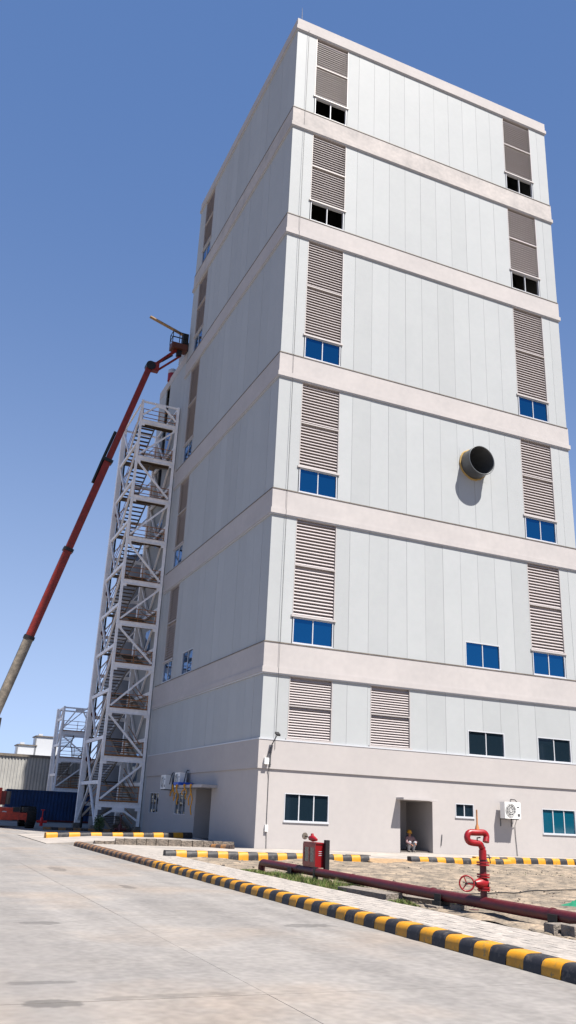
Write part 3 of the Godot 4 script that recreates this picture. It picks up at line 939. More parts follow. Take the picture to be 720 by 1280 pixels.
func ground() -> void:
	var g := PlaneMesh.new()
	g.size = Vector2(6000, 6000)
	put("ground", self, g, mats["desert"], Transform3D(Basis.IDENTITY, Vector3(0, -0.12, 0))).set_meta("kind", "structure")
	# concrete road in slabs
	var r := structure("road")
	var x0 := -8.62
	for i in 9:
		var z := 43.2
		for j in 20:
			var l := 6.1
			box("slab", r, Vector3(x0 - 3.62 * (i + 1), -0.25, z - l + 0.008), Vector3(x0 - 3.62 * i - 0.008, 0.0 - rng.randf() * 0.003, z), mats["road"])
			z -= l
	# yard behind and around the buildings
	var y := structure("yard")
	box("concrete_sheet", y, Vector3(-8.6, -0.3, -92), Vector3(70, -0.004, 9.2), mats["yard"])
	# apron round the building
	var ap := structure("pavement")
	var p := -6.9
	while p < W + 3.0:
		box("slab", ap, Vector3(p, -0.05, 0.03), Vector3(p + 3.48, 0.06, 9.25), mats["apron"])
		p += 3.5
	# soil strip with an uneven surface
	var nz := noise(90, 0.9, 4)
	var nb := noise(91, 0.16, 3)
	var st := new_st()
	st.set_smooth_group(0)
	var sx := 0.22
	var cols := 130
	var rows := 126
	var hgt := func(i: int, j: int) -> Vector3:
		var xx := -6.72 + i * sx
		var zz := 9.35 + j * sx
		return Vector3(xx, 0.075 + nz.get_noise_2d(xx, zz) * 0.05 + nb.get_noise_2d(xx, zz) * 0.10, zz)
	for i in cols:
		for j in rows:
			quad(st, hgt.call(i, j), hgt.call(i + 1, j), hgt.call(i + 1, j + 1), hgt.call(i, j + 1))
	put("soil", self, done(st), mats["soil"]).set_meta("kind", "structure")
	# paved footway along the road kerb
	var f := structure("footway")
	box("bed", f, Vector3(-8.35, -0.2, 1.0), Vector3(-6.7, 0.088, 40.0), mats["paver1"])
	var pw := 0.163
	var plen := 0.25
	var near := []
	var far := new_st()
	var zc := 33.6
	var row := 0
	var count := 0
	var pm := box_mesh(Vector3(pw - 0.005, 0.05, plen - 0.005))
	while zc > 8.5:
		for i in 10:
			var c := Vector3(-8.25 + pw * i, 0.094 + rng.randf_range(-0.0025, 0.0025), zc + (plen * 0.5 if i % 2 else 0.0))
			var b := Basis(Vector3(0, 0, 1), rng.randf_range(-0.009, 0.009)) * Basis(Vector3.RIGHT, rng.randf_range(-0.007, 0.007))
			if count < 300 and zc < 32.0:
				put("paver", f, pm, mats["paver%d" % rng.randi_range(0, 2)], Transform3D(b, c))
				count += 1
			else:
				st_box(far, -pm.size * 0.5, pm.size * 0.5, Transform3D(b, c))
		zc -= plen
		row += 1
	put("pavers", f, done(far), mats["paver0"]).set_meta("kind", "stuff")
	# kerbs
	kerb("long black and yellow kerb between the concrete road and the paver footway", Vector3(-8.65, 0, 1.3), Vector3(-8.65, 0, 34.45), 0.325, 0.36)
	kerb("black and yellow kerb on the soil edge between cabinet end and doorway board", Vector3(-7.1, 0.0, 9.72), Vector3(0.9, 0.0, 9.48), 0.38, 0.0, false, "", 0.3)
	kerb("short black and yellow kerb right of the doorway board before the hydrant", Vector3(2.75, 0.0, 9.45), Vector3(7.6, 0.0, 9.3), 0.40, 0.0, false, "", 0.3)
	kerb("black and yellow kerb under the wall air conditioner and curtained window", Vector3(6.9, 0.0, 7.9), Vector3(20.5, 0.0, 7.0), 0.42, 0.0, true, "", 0.3)

func landing() -> void:
	# raised landing in front of the shaded door with a rubble stone edge
	var l := structure("raised_landing")
	var st := new_st()
	st.set_smooth_group(-1)
	var top := 0.22
	quad(st, Vector3(-6.6, top, 0.2), Vector3(-6.6, top, -9.6), Vector3(-0.02, top, -9.6), Vector3(-1.7, top, 0.2))
	quad(st, Vector3(-9.6, 0.02, 0.2), Vector3(-9.6, 0.02, -9.6), Vector3(-6.6, top, -9.6), Vector3(-6.6, top, 0.2))
	quad(st, Vector3(-9.6, 0.0, 0.2), Vector3(-9.6, 0.02, 0.2), Vector3(-6.6, top, 0.2), Vector3(-6.6, 0.0, 0.2))
	quad(st, Vector3(-6.6, 0.0, 0.2), Vector3(-6.6, top, 0.2), Vector3(-1.7, top, 0.2), Vector3(-1.7, 0.0, 0.2))
	quad(st, Vector3(-1.7, 0.0, 0.2), Vector3(-1.7, top, 0.2), Vector3(-0.02, top, -9.6), Vector3(-0.02, 0, -9.6))
	put("landing_top", l, done(st), mats["apron"])
	var x := -7.6
	while x < -1.7:
		var w := rng.randf_range(0.36, 0.62)
		var h := 0.34 if x > -7.0 else 0.22
		var m := box_mesh(Vector3(w - 0.03, h + rng.randf_range(-0.05, 0.03), 0.2))
		put("stone", l, m, mats["stone"], Transform3D(Basis(Vector3.UP, rng.randf_range(-0.06, 0.06)) * Basis(Vector3.BACK, rng.randf_range(-0.03, 0.03)), Vector3(x + w * 0.5, h * 0.5 - 0.01, 0.28 + rng.randf_range(-0.02, 0.03))))
		x += w
	for i in 3:
		put("stone", l, box_mesh(Vector3(0.5, 0.26 - i * 0.03, 0.4)), mats["stone"], Transform3D(Basis(Vector3.UP, 0.1 * i), Vector3(-1.65 + 0.3 * i, 0.12, -0.6 - i * 1.1)))
	kerb("black and yellow kerb on the raised stone landing beside the shaded wall", Vector3(-8.9, 0.05, -4.4), Vector3(-1.1, 0.24, -6.0), 0.56, 0.0, true, "", 0.26)
	kerb("short faded kerb lying between the stone landing and the building corner", Vector3(-2.9, 0.0, -0.5), Vector3(-1.75, 0.06, 1.5), 0.28, 1.1, true)
	kerb("faded kerb in front of the steel stair tower", Vector3(-6.6, 0.0, -20.7), Vector3(-0.3, 0.0, -20.3), 0.5, 1.1, true)

# ------------------------------------------------------------------ fire main and its fittings
func build_fire_main() -> void:
	var p := thing("fire_water_pipe", "long dark red fire water pipe on low supports beside the footway", "pipe")
	var x := -5.95
	var y := 0.30
	var pts := [Vector3(x, -0.1, 15.45), Vector3(x, 0.12, 15.45)]
	pts.append_array(arc(Vector3(x, 0.16, 15.59), Vector3(0, 0, -1), Vector3.UP, 0.14, 0, 90, 5))
	pts.append(Vector3(x, y, 20.0))
	pts.append(Vector3(x - 0.01, y - 0.01, 24.5))
	pts.append(Vector3(x, y, 36.0))
	tube("main_run", p, pts, 0.1, mats["pipe_red"], 16)
	for z in [18.0, 20.9, 24.2, 27.6]:
		tube("weld_band", p, [Vector3(x, y, z), Vector3(x, y, z + 0.05)], 0.105, mats["pipe_red"], 16)
	var sup := [17.65, 24.55, 27.75]
	for i in 3:
		var z: float = sup[i]
		var s := thing("pipe_support", ["dark pipe clamp on a short round post in the grass under the cabinet", "black pipe clamp on a low concrete block beside the broken slab", "black pipe clamp on concrete blocks near the green sheet"][i], "pipe support", Vector3(x, 0.0, z))
		boxes_part("clamp", s, [[Vector3(-0.17, 0.12, -0.13), Vector3(0.17, 0.2, 0.13)], [Vector3(-0.14, 0.2, -0.1), Vector3(-0.11, 0.32, 0.1)], [Vector3(0.11, 0.2, -0.1), Vector3(0.14, 0.32, 0.1)]], mats["black"])
		if i == 0:
			tube("post", s, [Vector3(0, -0.05, 0), Vector3(0, 0.12, 0)], [0.15, 0.17], mats["dark_metal"], 12)
		else:
			box("footing", s, Vector3(-0.3, -0.05, -0.2), Vector3(0.25, 0.12, 0.22), mats["block"])
	for a in [[Vector3(-6.5, 0.0, 28.05), Vector3(-6.16, 0.24, 28.27), "grey hollow concrete block by the pipe support, farther from the kerb end"], [Vector3(-6.4, 0.0, 28.31), Vector3(-6.1, 0.25, 28.6), "grey concrete block standing beside another block under the pipe"]]:
		var bl := box("concrete_block", self, a[0], a[1], mats["block"])
		tag(bl, a[2], "concrete block")
	# hydrant standing on the main
	var hz := 25.83
	var h := thing("fire_hydrant", "bright red gooseneck fire hydrant with hand wheel standing on the pipe", "hydrant", Vector3(x, 0.3, hz))
	var r: Material = mats["hydrant_red"]
	tube("riser", h, [Vector3(0, 0.02, 0), Vector3(0, 0.60, 0), Vector3(0, 0.84, 0)], [0.062, 0.06, 0.052], mats["pipe_red"], 14)
	for fy in [0.19, 0.23, 0.40, 0.44, 0.60, 0.64]:
		tube("flange", h, [Vector3(0, fy, 0), Vector3(0, fy + 0.025, 0)], 0.115, r, 16)
		if int(fy * 100) % 2 == 1:
			var st := new_st()
			for k in 6:
				var a := TAU * k / 6.0
				st_tube(st, [Vector3(cos(a) * 0.095, fy - 0.02, sin(a) * 0.095), Vector3(cos(a) * 0.095, fy + 0.09, sin(a) * 0.095)], 0.012, 6)
			put("bolts", h, done(st), mats["dark_metal"])
	tube("valve_body", h, [Vector3(0.05, 0.31, 0), Vector3(-0.08, 0.31, 0.02), Vector3(-0.16, 0.31, 0.04), Vector3(-0.22, 0.31, 0.05)], [0.085, 0.095, 0.07, 0.045], r, 12)
	tube("valve_stem", h, [Vector3(-0.2, 0.31, 0.05), Vector3(-0.46, 0.31, 0.11)], 0.018, mats["dark_metal"], 8)
	var wc := Vector3(-0.43, 0.31, 0.10)
	var ax := Vector3(-0.55, 0, 0.85).normalized()
	var wu := Vector3.UP
	var wv := ax.cross(wu).normalized()
	var wst := new_st()
	var ring := []
	for k in 25:
		ring.append(wc + (wu * cos(TAU * k / 24.0) + wv * sin(TAU * k / 24.0)) * 0.125)
	st_tube(wst, ring, 0.016, 6, false)
	for k in 3:
		var d := wu * cos(TAU * k / 3.0 + 0.4) + wv * sin(TAU * k / 3.0 + 0.4)
		st_bar(wst, wc, wc + d * 0.12, 0.02, 0.02)
	put("hand_wheel", h, done(wst), r)
	tube("collar", h, [Vector3(0, 0.70, 0), Vector3(0, 0.86, 0)], 0.068, r, 14)
	# gooseneck: up, over to the left, and back to the right where the outlet droops
	var gp := [Vector3(0, 0.84, 0), Vector3(0.0, 0.90, 0)]
	gp.append_array(arc(Vector3(-0.10, 0.88, 0), Vector3.RIGHT, Vector3.UP, 0.09, 10, 90, 5))
	gp.append(Vector3(-0.2, 0.975, 0.0))
	gp.append_array(arc(Vector3(-0.24, 1.065, 0), Vector3.DOWN, Vector3.LEFT, 0.085, 0, 180, 8))
	gp.append(Vector3(-0.12, 1.15, 0.02))
	gp.append_array(arc(Vector3(0.0, 1.08, 0.03), Vector3.UP, Vector3.RIGHT, 0.075, 0, 100, 5))
	var gr := []
	for i in gp.size():
		gr.append(0.056)
	tube("gooseneck", h, gp, gr, r, 12)
	var e: Vector3 = gp[gp.size() - 1]
	tube("outlet", h, [e + Vector3(0, 0.02, 0), e + Vector3(-0.03, -0.07, 0.02)], [0.055, 0.06], r, 12)
	tube("spindle", h, [Vector3(-0.1, 1.17, 0.0), Vector3(-0.1, 1.24, 0.0), Vector3(-0.1, 1.30, 0), Vector3(-0.1, 1.54, 0)], [0.05, 0.035, 0.016, 0.014], mats["rust_rail"], 8)
	tube("chain", h, [Vector3(0.06, 0.78, 0.02), Vector3(0.12, 0.78, 0.02), Vector3(0.14, 0.70, 0.02), Vector3(0.15, 0.64, 0.02)], 0.01, mats["black"], 5)
	tube("latch", h, [Vector3(-0.13, 1.01, 0.03), Vector3(-0.13, 1.06, 0.03), Vector3(-0.06, 1.07, 0.03)], 0.012, mats["black"], 5)
	# hose cabinet
	var c := thing("hose_cabinet", "red fire hose cabinet with glass door on two dark posts over the pipe", "cabinet", Vector3(-5.97, 0.0, 18.62))
	var cr: Material = mats["cabinet_red"]
	boxes_part("casing", c, [[Vector3(0.0, 0.40, -0.36), Vector3(0.25, 0.43, 0.38)], [Vector3(0.0, 0.95, -0.38), Vector3(0.26, 0.98, 0.40)], [Vector3(0.0, 0.43, 0.36), Vector3(0.25, 0.95, 0.38)], [Vector3(0.0, 0.43, -0.36), Vector3(0.25, 0.95, -0.34)], [Vector3(0.23, 0.43, -0.34), Vector3(0.25, 0.95, 0.36)]], cr)
	var dst := new_st()
	for q in [[-0.36, 0.38, 0.86, 0.95], [-0.36, 0.38, 0.43, 0.52], [-0.36, -0.27, 0.52, 0.86], [0.28, 0.38, 0.52, 0.86], [-0.02, 0.04, 0.52, 0.86]]:
		st_box(dst, Vector3(-0.02, q[2], q[0]), Vector3(0.0, q[3], q[1]))
	var dr := put("door", c, done(dst), cr)
	box("pane", dr, Vector3(-0.012, 0.52, -0.27), Vector3(-0.006, 0.86, -0.02), mats["cabinet_glass"])
	box("pane", dr, Vector3(-0.012, 0.52, 0.04), Vector3(-0.006, 0.86, 0.28), mats["cabinet_glass"])
	tube("hose_roll", c, [Vector3(0.08, 0.68, 0.15), Vector3(0.18, 0.68, 0.15)], 0.17, mats["trousers"], 18)
	for k in 3:
		box("vent_slot", c, Vector3(0.07, 0.68 + k * 0.045, 0.38), Vector3(0.17, 0.69 + k * 0.045, 0.385), mats["frame_white"])
	bar("post", c, Vector3(-0.03, -0.1, 0.45), Vector3(-0.03, 0.42, 0.45), 0.1, 0.1, mats["dark_metal"])
	bar("post", c, Vector3(0.26, -0.1, 0.45), Vector3(0.26, 1.05, 0.45), 0.11, 0.11, mats["dark_metal"])
	# valve lying on top of the cabinet
	var v := thing("hose_valve", "small red hose valve with wheel lying on top of the cabinet", "valve", Vector3(-5.9, 0.98, 18.6))
	tube("body", v, [Vector3(-0.02, 0.09, -0.08), Vector3(0.0, 0.085, 0.06), Vector3(0.04, 0.06, 0.2)], [0.055, 0.075, 0.03], r, 12)
	tube("outlet", v, [Vector3(0.0, 0.1, 0.02), Vector3(0.0, 0.2, 0.0)], [0.05, 0.035], r, 10)
	tube("stem", v, [Vector3(-0.02, 0.1, -0.05), Vector3(-0.05, 0.13, -0.32)], 0.012, mats["dark_metal"], 6)
	tube("wheel", v, [Vector3(-0.05, 0.13, -0.31), Vector3(-0.055, 0.13, -0.335)], 0.085, mats["steel_grey"], 14)
	# small hydrants standing further back
	for a in [[Vector3(-2.75, 0, -15.6), "small dark red hydrant near the foot of the stair tower"], [Vector3(-5.3, 0, -30.5), "small bright red hydrant in front of the blue container"]]:
		var s := thing("small_hydrant", a[1], "hydrant", a[0])
		var mm: Material = mats["pipe_red"] if a[0].z > -20.0 else plain("signal_red", Color(0.85, 0.05, 0.07), 0.4)
		tube("riser", s, [Vector3(0, 0, 0), Vector3(0, 0.5, 0), Vector3(0, 0.62, 0)], [0.13, 0.12, 0.06], mm, 12)
		tube("arm", s, [Vector3(-0.35, 0.3, 0), Vector3(0.4, 0.3, 0)], 0.09, mm, 10)
		tube("stem", s, [Vector3(0.02, 0.6, 0), Vector3(0.02, 1.15, 0)], 0.04, mm, 8)
		tube("wheel", s, [Vector3(0.02, 1.12, 0), Vector3(0.02, 1.17, 0)], 0.16, mm, 14)

# ------------------------------------------------------------------ small ground things
func rock_mesh(seed_: int, r: float) -> ArrayMesh:
	var q := RandomNumberGenerator.new()
	q.seed = seed_
	var st := new_st()
	st.set_smooth_group(-1)
	var rows := 4
	var n := 6
	var grid := []
	for i in rows + 1:
		var ring := []
		var ph := PI * i / rows
		for k in n:
			var s := r * q.randf_range(0.75, 1.15)
			ring.append(Vector3(sin(ph) * cos(TAU * k / n) * s, cos(ph) * r * 0.65, sin(ph) * sin(TAU * k / n) * s))
		grid.append(ring)
	for i in rows:
		for k in n:
			quad(st, grid[i][k], grid[i][(k + 1) % n], grid[i + 1][(k + 1) % n], grid[i + 1][k])
	return done(st)

func grass_patch(label: String, spots: Array, blades: int, seed_: int) -> void:
	var q := RandomNumberGenerator.new()
	q.seed = seed_
	var st := new_st()
	st.set_smooth_group(-1)
	for i in blades:
		var s: Array = spots[q.randi() % spots.size()]
		var a := q.randf() * TAU
		var rr := sqrt(q.randf())
		var p := Vector3(s[0] + cos(a) * rr * s[2], 0.05, s[1] + sin(a) * rr * s[3])
		var hh: float = s[4] * q.randf_range(0.35, 1.0) * (1.15 - rr * 0.6)
		var lean := Vector3(q.randf_range(-1, 1), 0, q.randf_range(-1, 1)) * hh * 0.45
		var wdt := Vector3(cos(a * 3.0), 0, sin(a * 3.0)) * q.randf_range(0.004, 0.009)
		var dry := q.randf()
		var c := Color(0.05, 0.095, 0.015).lerp(Color(0.11, 0.14, 0.028), q.randf())
		if dry > 0.86:
			c = Color(0.20, 0.16, 0.08)
		st.set_color(c)
		var m := p + Vector3(0, hh * 0.6, 0) + lean * 0.35
		var t := p + Vector3(0, hh, 0) + lean
		quad(st, p - wdt, m - wdt * 0.8, m + wdt * 0.8, p + wdt)
		tri(st, m - wdt * 0.8, t, m + wdt * 0.8)
	var mat := plain("grass", Color.WHITE, 0.8)
	mat.vertex_color_use_as_albedo = true
	var o := put("grass", self, done(st), mat)
	tag(o, label, "grass")
	o.set_meta("kind", "stuff")

func small_things() -> void:
	grass_patch("green grass tufts under the cabinet and pipe beside the footway", [[-6.45, 16.2, 0.3, 0.9, 0.14], [-6.35, 17.6, 0.35, 0.9, 0.2], [-6.4, 19.2, 0.35, 1.1, 0.24], [-6.3, 20.6, 0.35, 1.0, 0.26], [-6.45, 21.4, 0.22, 0.5, 0.2], [-6.5, 24.0, 0.2, 0.5, 0.14], [-6.0, 21.0, 0.3, 0.6, 0.22], [-4.4, 25.4, 0.4, 0.5, 0.08]], 15000, 5)
	grass_patch("dry straw and weeds scattered on the bare soil", [[-5.2, 26.0, 1.2, 2.2, 0.05], [-4.6, 22.5, 1.6, 3.0, 0.05], [-6.2, 26.5, 0.4, 1.5, 0.06], [1.0, 14.0, 5.0, 3.5, 0.05]], 2500, 9)
	# broken slabs
	var a := [[Vector3(-6.3, 0.13, 22.3), Vector3(0.42, 0.12, 1.75), 0.12, "long broken concrete slab lying on the grass by the pipe"], [Vector3(-5.55, 0.11, 23.4), Vector3(0.5, 0.08, 1.0), 0.3, "thin flat concrete slab half under the pipe"]]
	for s in a:
		var o := put("concrete_slab", self, box_mesh(s[1]), mats["block"], Transform3D(Basis(Vector3.UP, s[2]) * Basis(Vector3.BACK, 0.04), s[0]))
		tag(o, s[3], "concrete slab")
	for s in [[Vector3(-5.95, 0.09, 25.05), Vector3(0.2, 0.18, 0.22), "small chipped concrete lump beside the pipe clamp"], [Vector3(-5.72, 0.07, 25.2), Vector3(0.14, 0.1, 0.12), "small reddish brick piece beside the pipe clamp"]]:
		var o := put("rubble_piece", self, box_mesh(s[1]), mats["block"] if s[1].x > 0.15 else mats["pipe_red"], Transform3D(Basis(Vector3.UP, 0.4), s[0]))
		tag(o, s[2], "rubble")
	# edging stones half buried along the footway: dark ragged soil lip
	var q := RandomNumberGenerator.new()
	q.seed = 77
	var st := new_st()
	var rocks := []
	for i in 5:
		rocks.append(rock_mesh(200 + i, 1.0))
	for i in 2600:
		var p := Vector3(q.randf_range(-6.6, 14.0), 0.075, q.randf_range(10.0, 31.0))
		if i % 3 == 0:
			p = Vector3(q.randf_range(-6.65, -4.0), 0.08, q.randf_range(22.0, 30.0))
		var s := q.randf_range(0.008, 0.03)
		if q.randf() > 0.95:
			s *= 2.2
		st.append_from(rocks[i % 5], 0, Transform3D(Basis(Vector3.UP, q.randf() * TAU).scaled(Vector3(s, s, s)), p))
	var pb := put("pebbles", self, st.commit(), mats["stone"])
	tag(pb, "loose pebbles and stone chips on the bare soil", "pebbles")
	pb.set_meta("kind", "stuff")
	# bigger lumps of earth along the footway edge
	var lump := new_st()
	for i in 60:
		var s := q.randf_range(0.05, 0.13)
		lump.append_from(rocks[i % 5], 0, Transform3D(Basis(Vector3.UP, q.randf() * TAU).scaled(Vector3(s, s * 0.6, s * 1.4)), Vector3(-6.62 + q.randf_range(-0.03, 0.16), 0.08, q.randf_range(24.8, 29.5))))
	var lp := put("earth_clods", self, lump.commit(), mats["soil"])
	tag(lp, "broken earth clods along the edge of the footway", "soil")
	lp.set_meta("kind", "stuff")
	# board over the kerb gap
	var bd := thing("loading_board", "pale worn board laid over the kerb gap below the doorway", "board", Vector3(1.85, 0.1, 9.5))
	put("panel", bd, box_mesh(Vector3(2.1, 0.04, 1.5)), mats["wood"], Transform3D(Basis(Vector3.RIGHT, 0.08), Vector3.ZERO))
	box("batten", bd, Vector3(-1.0, -0.09, 0.55), Vector3(1.0, -0.05, 0.62), mats["rust_rail"])
	for s in [[Vector3(3.1, 0.09, 4.5), 0.35, "grey scrap sheet on the pavement near the doorway board"], [Vector3(-0.8, 0.09, 6.5), 0.55, "grey scrap sheet on the pavement behind the hose cabinet"]]:
		var o := put("scrap_sheet", self, box_mesh(Vector3(1.1, 0.03, 0.5)), mats["steel_grey"], Transform3D(Basis(Vector3.UP, s[1]), s[0]))
		tag(o, s[2], "scrap", "scrap sheets on the pavement")
	# green netting and blue litter
	var gs := new_st()
	gs.set_smooth_group(0)
	var nn := noise(301, 1.4, 3)
	var fz := func(i: int, j: int) -> Vector3:
		var u := i / 14.0
		var v := j / 14.0
		var e := sin(u * PI) * sin(v * PI)
		return Vector3(-2.75 + u * 1.4 + nn.get_noise_2d(u * 3, v * 3) * 0.12, 0.07 + 0.14 * e + e * nn.get_noise_2d(u * 5 + 9, v * 5) * 0.2, 23.9 + v * 0.8)
	for i in 14:
		for j in 14:
			quad(gs, fz.call(i, j), fz.call(i + 1, j), fz.call(i + 1, j + 1), fz.call(i, j + 1))
	tag(put("green_sheet", self, done(gs), mats["cloth_green"]), "crumpled green plastic sheet lying on the soil behind the pipe", "plastic sheet")
	var ls := new_st()
	ls.set_smooth_group(-1)
	for i in 7:
		var c := Vector3(-4.72 + q.randf_range(-0.05, 0.05), 0.12 + q.randf() * 0.06, 25.15 + q.randf_range(-0.06, 0.06))
		var u := Vector3(q.randf_range(-1, 1), q.randf_range(-0.5, 1), q.randf_range(-1, 1)).normalized() * 0.09
		var v := Vector3(q.randf_range(-1, 1), q.randf_range(-1, 1), q.randf_range(-1, 1)).normalized() * 0.08
		tri(ls, c, c + u, c + v)
		tri(ls, c, c + v, c - u * 0.6)
	tag(put("blue_litter", self, done(ls), mats["litter_blue"]), "small crumpled piece of blue plastic on the soil", "litter")
	# thin cable across the soil
	var cp := []
	for i in 30:
		var u := i / 29.0
		cp.append(Vector3(lerpf(-4.6, 4.0, u), 0.13 + nn.get_noise_1d(u * 20.0) * 0.03, lerpf(22.2, 20.5, u) + sin(u * 9.0) * 0.25))
	tag(tube("cable", self, cp, 0.014, mats["black"], 5), "thin black cable lying across the bare soil", "cable")
	# shrub by the tower foot
	var sh := thing("shrub", "small dark green shrub by the foot of the stair tower", "shrub", Vector3(-3.85, 0, -16.6))
	tube("stem", sh, [Vector3(0, 0, 0), Vector3(0.03, 0.5, 0)], [0.03, 0.015], mats["rust_rail"], 6)
	var lf := new_st()
	lf.set_smooth_group(-1)
	for i in 500:
		var d := Vector3(q.randfn(), q.randfn(), q.randfn()).normalized() * pow(q.randf(), 0.4)
		var c := Vector3(d.x * 0.38, 0.62 + d.y * 0.5, d.z * 0.38)
		var u := Vector3(q.randfn(), q.randfn(), q.randfn()).normalized() * 0.07
		var v := u.cross(Vector3(q.randfn(), q.randfn(), q.randfn())).normalized() * 0.03
		quad(lf, c - u, c + v, c + u, c - v)
	put("foliage", sh, done(lf), plain("leaf", lin(0.05, 0.09, 0.03), 0.7))
	# yellow straps hanging from the shaded door canopy
	var specs := [[-10.9, 0.9, 0.5], [-10.1, 1.1, 0.4], [-8.6, 0.8, 0.5], [-7.4, 1.6, 0.35]]
	for i in specs.size():
		var s: Array = specs[i]
		var g := thing("hanging_strap", ["yellow strap hanging beside the blue sheet, farthest from the door", "yellow strap hanging in front of the barred window by the canopy", "short yellow strap hanging over the far side of the shaded door", "long yellow strap trailing down into the shaded doorway"][i], "strap", Vector3(-0.93, 2.98, s[0]), "yellow straps on the canopy")
		for k in 2:
			var pts := []
			for j in 9:
				var u := j / 8.0
				pts.append(Vector3(-0.03 - 0.04 * sin(u * 9.0 + k), -u * s[1] * (1.0 if k == 0 else 0.7), s[2] * (u if k == 0 else -u * 0.8) + sin(u * 11.0 + i + k) * 0.06))
			tube("strap_tail", g, pts, 0.035, mats["strap"], 5)
	var bo := box("blue_tarp_roll", self, Vector3(-0.95, 2.955, -10.9), Vector3(-0.1, 3.12, -9.9), mats["canopy_blue"])
	tag(bo, "blue folded sheet lying on the canopy under the air conditioner", "folded sheet")

# ------------------------------------------------------------------ person: signed distance body, surface nets
func sd(p: Vector3, bones: Array) -> float:
	var d := 10.0
	for b in bones:
		var a: Vector3 = b[0]
		var ba: Vector3 = b[1] - a
		var h := clampf((p - a).dot(ba) / maxf(ba.length_squared(), 1e-6), 0.0, 1.0)
		var e: float = p.distance_to(a + ba * h) - lerpf(b[2], b[3], h)
		var k: float = b[4] if b.size() > 4 else 0.03
		var m := maxf(k - absf(d - e), 0.0) / k
		d = minf(d, e) - m * m * k * 0.25
	return d

func nets(bones: Array, cell: float) -> ArrayMesh:
	var lo := Vector3.ONE * 1e9
	var hi := -lo
	for b in bones:
		for i in 2:
			var r := Vector3.ONE * (maxf(b[2], b[3]) + cell * 2.0)
			lo = lo.min(b[i] - r)
			hi = hi.max(b[i] + r)
	var n := Vector3i(((hi - lo) / cell).ceil()) + Vector3i.ONE
	var f := PackedFloat32Array()
	f.resize(n.x * n.y * n.z)
	for z in n.z:
		for y in n.y:
			for x in n.x:
				f[x + n.x * (y + n.y * z)] = sd(lo + Vector3(x, y, z) * cell, bones)
	var vid := {}
	var st := new_st()
	st.set_smooth_group(0)
	var vs := []
	for z in n.z - 1:
		for y in n.y - 1:
			for x in n.x - 1:
				var c := Vector3.ZERO
				var cnt := 0
				var v := []
				for i in 8:
					v.append(f[(x + (i & 1)) + n.x * ((y + ((i >> 1) & 1)) + n.y * (z + ((i >> 2) & 1)))])
				for e in [[0, 1], [2, 3], [4, 5], [6, 7], [0, 2], [1, 3], [4, 6], [5, 7], [0, 4], [1, 5], [2, 6], [3, 7]]:
					var a: float = v[e[0]]
					var b: float = v[e[1]]
					if (a < 0.0) != (b < 0.0):
						var t := a / (a - b)
						var pa := Vector3(e[0] & 1, (e[0] >> 1) & 1, (e[0] >> 2) & 1)
						var pb := Vector3(e[1] & 1, (e[1] >> 1) & 1, (e[1] >> 2) & 1)
						c += pa.lerp(pb, t)
						cnt += 1
				if cnt:
					vid[Vector3i(x, y, z)] = vs.size()
					vs.append(lo + (Vector3(x, y, z) + c / cnt) * cell)
	var dirs := [Vector3i(1, 0, 0), Vector3i(0, 1, 0), Vector3i(0, 0, 1)]
	for z in range(1, n.z - 1):
		for y in range(1, n.y - 1):
			for x in range(1, n.x - 1):
				var a := f[x + n.x * (y + n.y * z)]
				for k in 3:
					var d: Vector3i = dirs[k]
					var b := f[(x + d.x) + n.x * ((y + d.y) + n.y * (z + d.z))]
					if (a < 0.0) == (b < 0.0):
						continue
					var u: Vector3i = dirs[(k + 1) % 3]
					var w: Vector3i = dirs[(k + 2) % 3]
					var o := Vector3i(x, y, z)
					var q := [o - u - w, o - w, o, o - u]
					var ok := true
					for c in q:
						ok = ok and vid.has(c)
					if not ok:
						continue
					var p0: Vector3 = vs[vid[q[0]]]
					var p1: Vector3 = vs[vid[q[1]]]
					var p2: Vector3 = vs[vid[q[2]]]
					var p3: Vector3 = vs[vid[q[3]]]
					if a < 0.0:
						quad(st, p3, p2, p1, p0)
					else:
						quad(st, p0, p1, p2, p3)
	st.index()
	st.generate_normals()
	return st.commit()

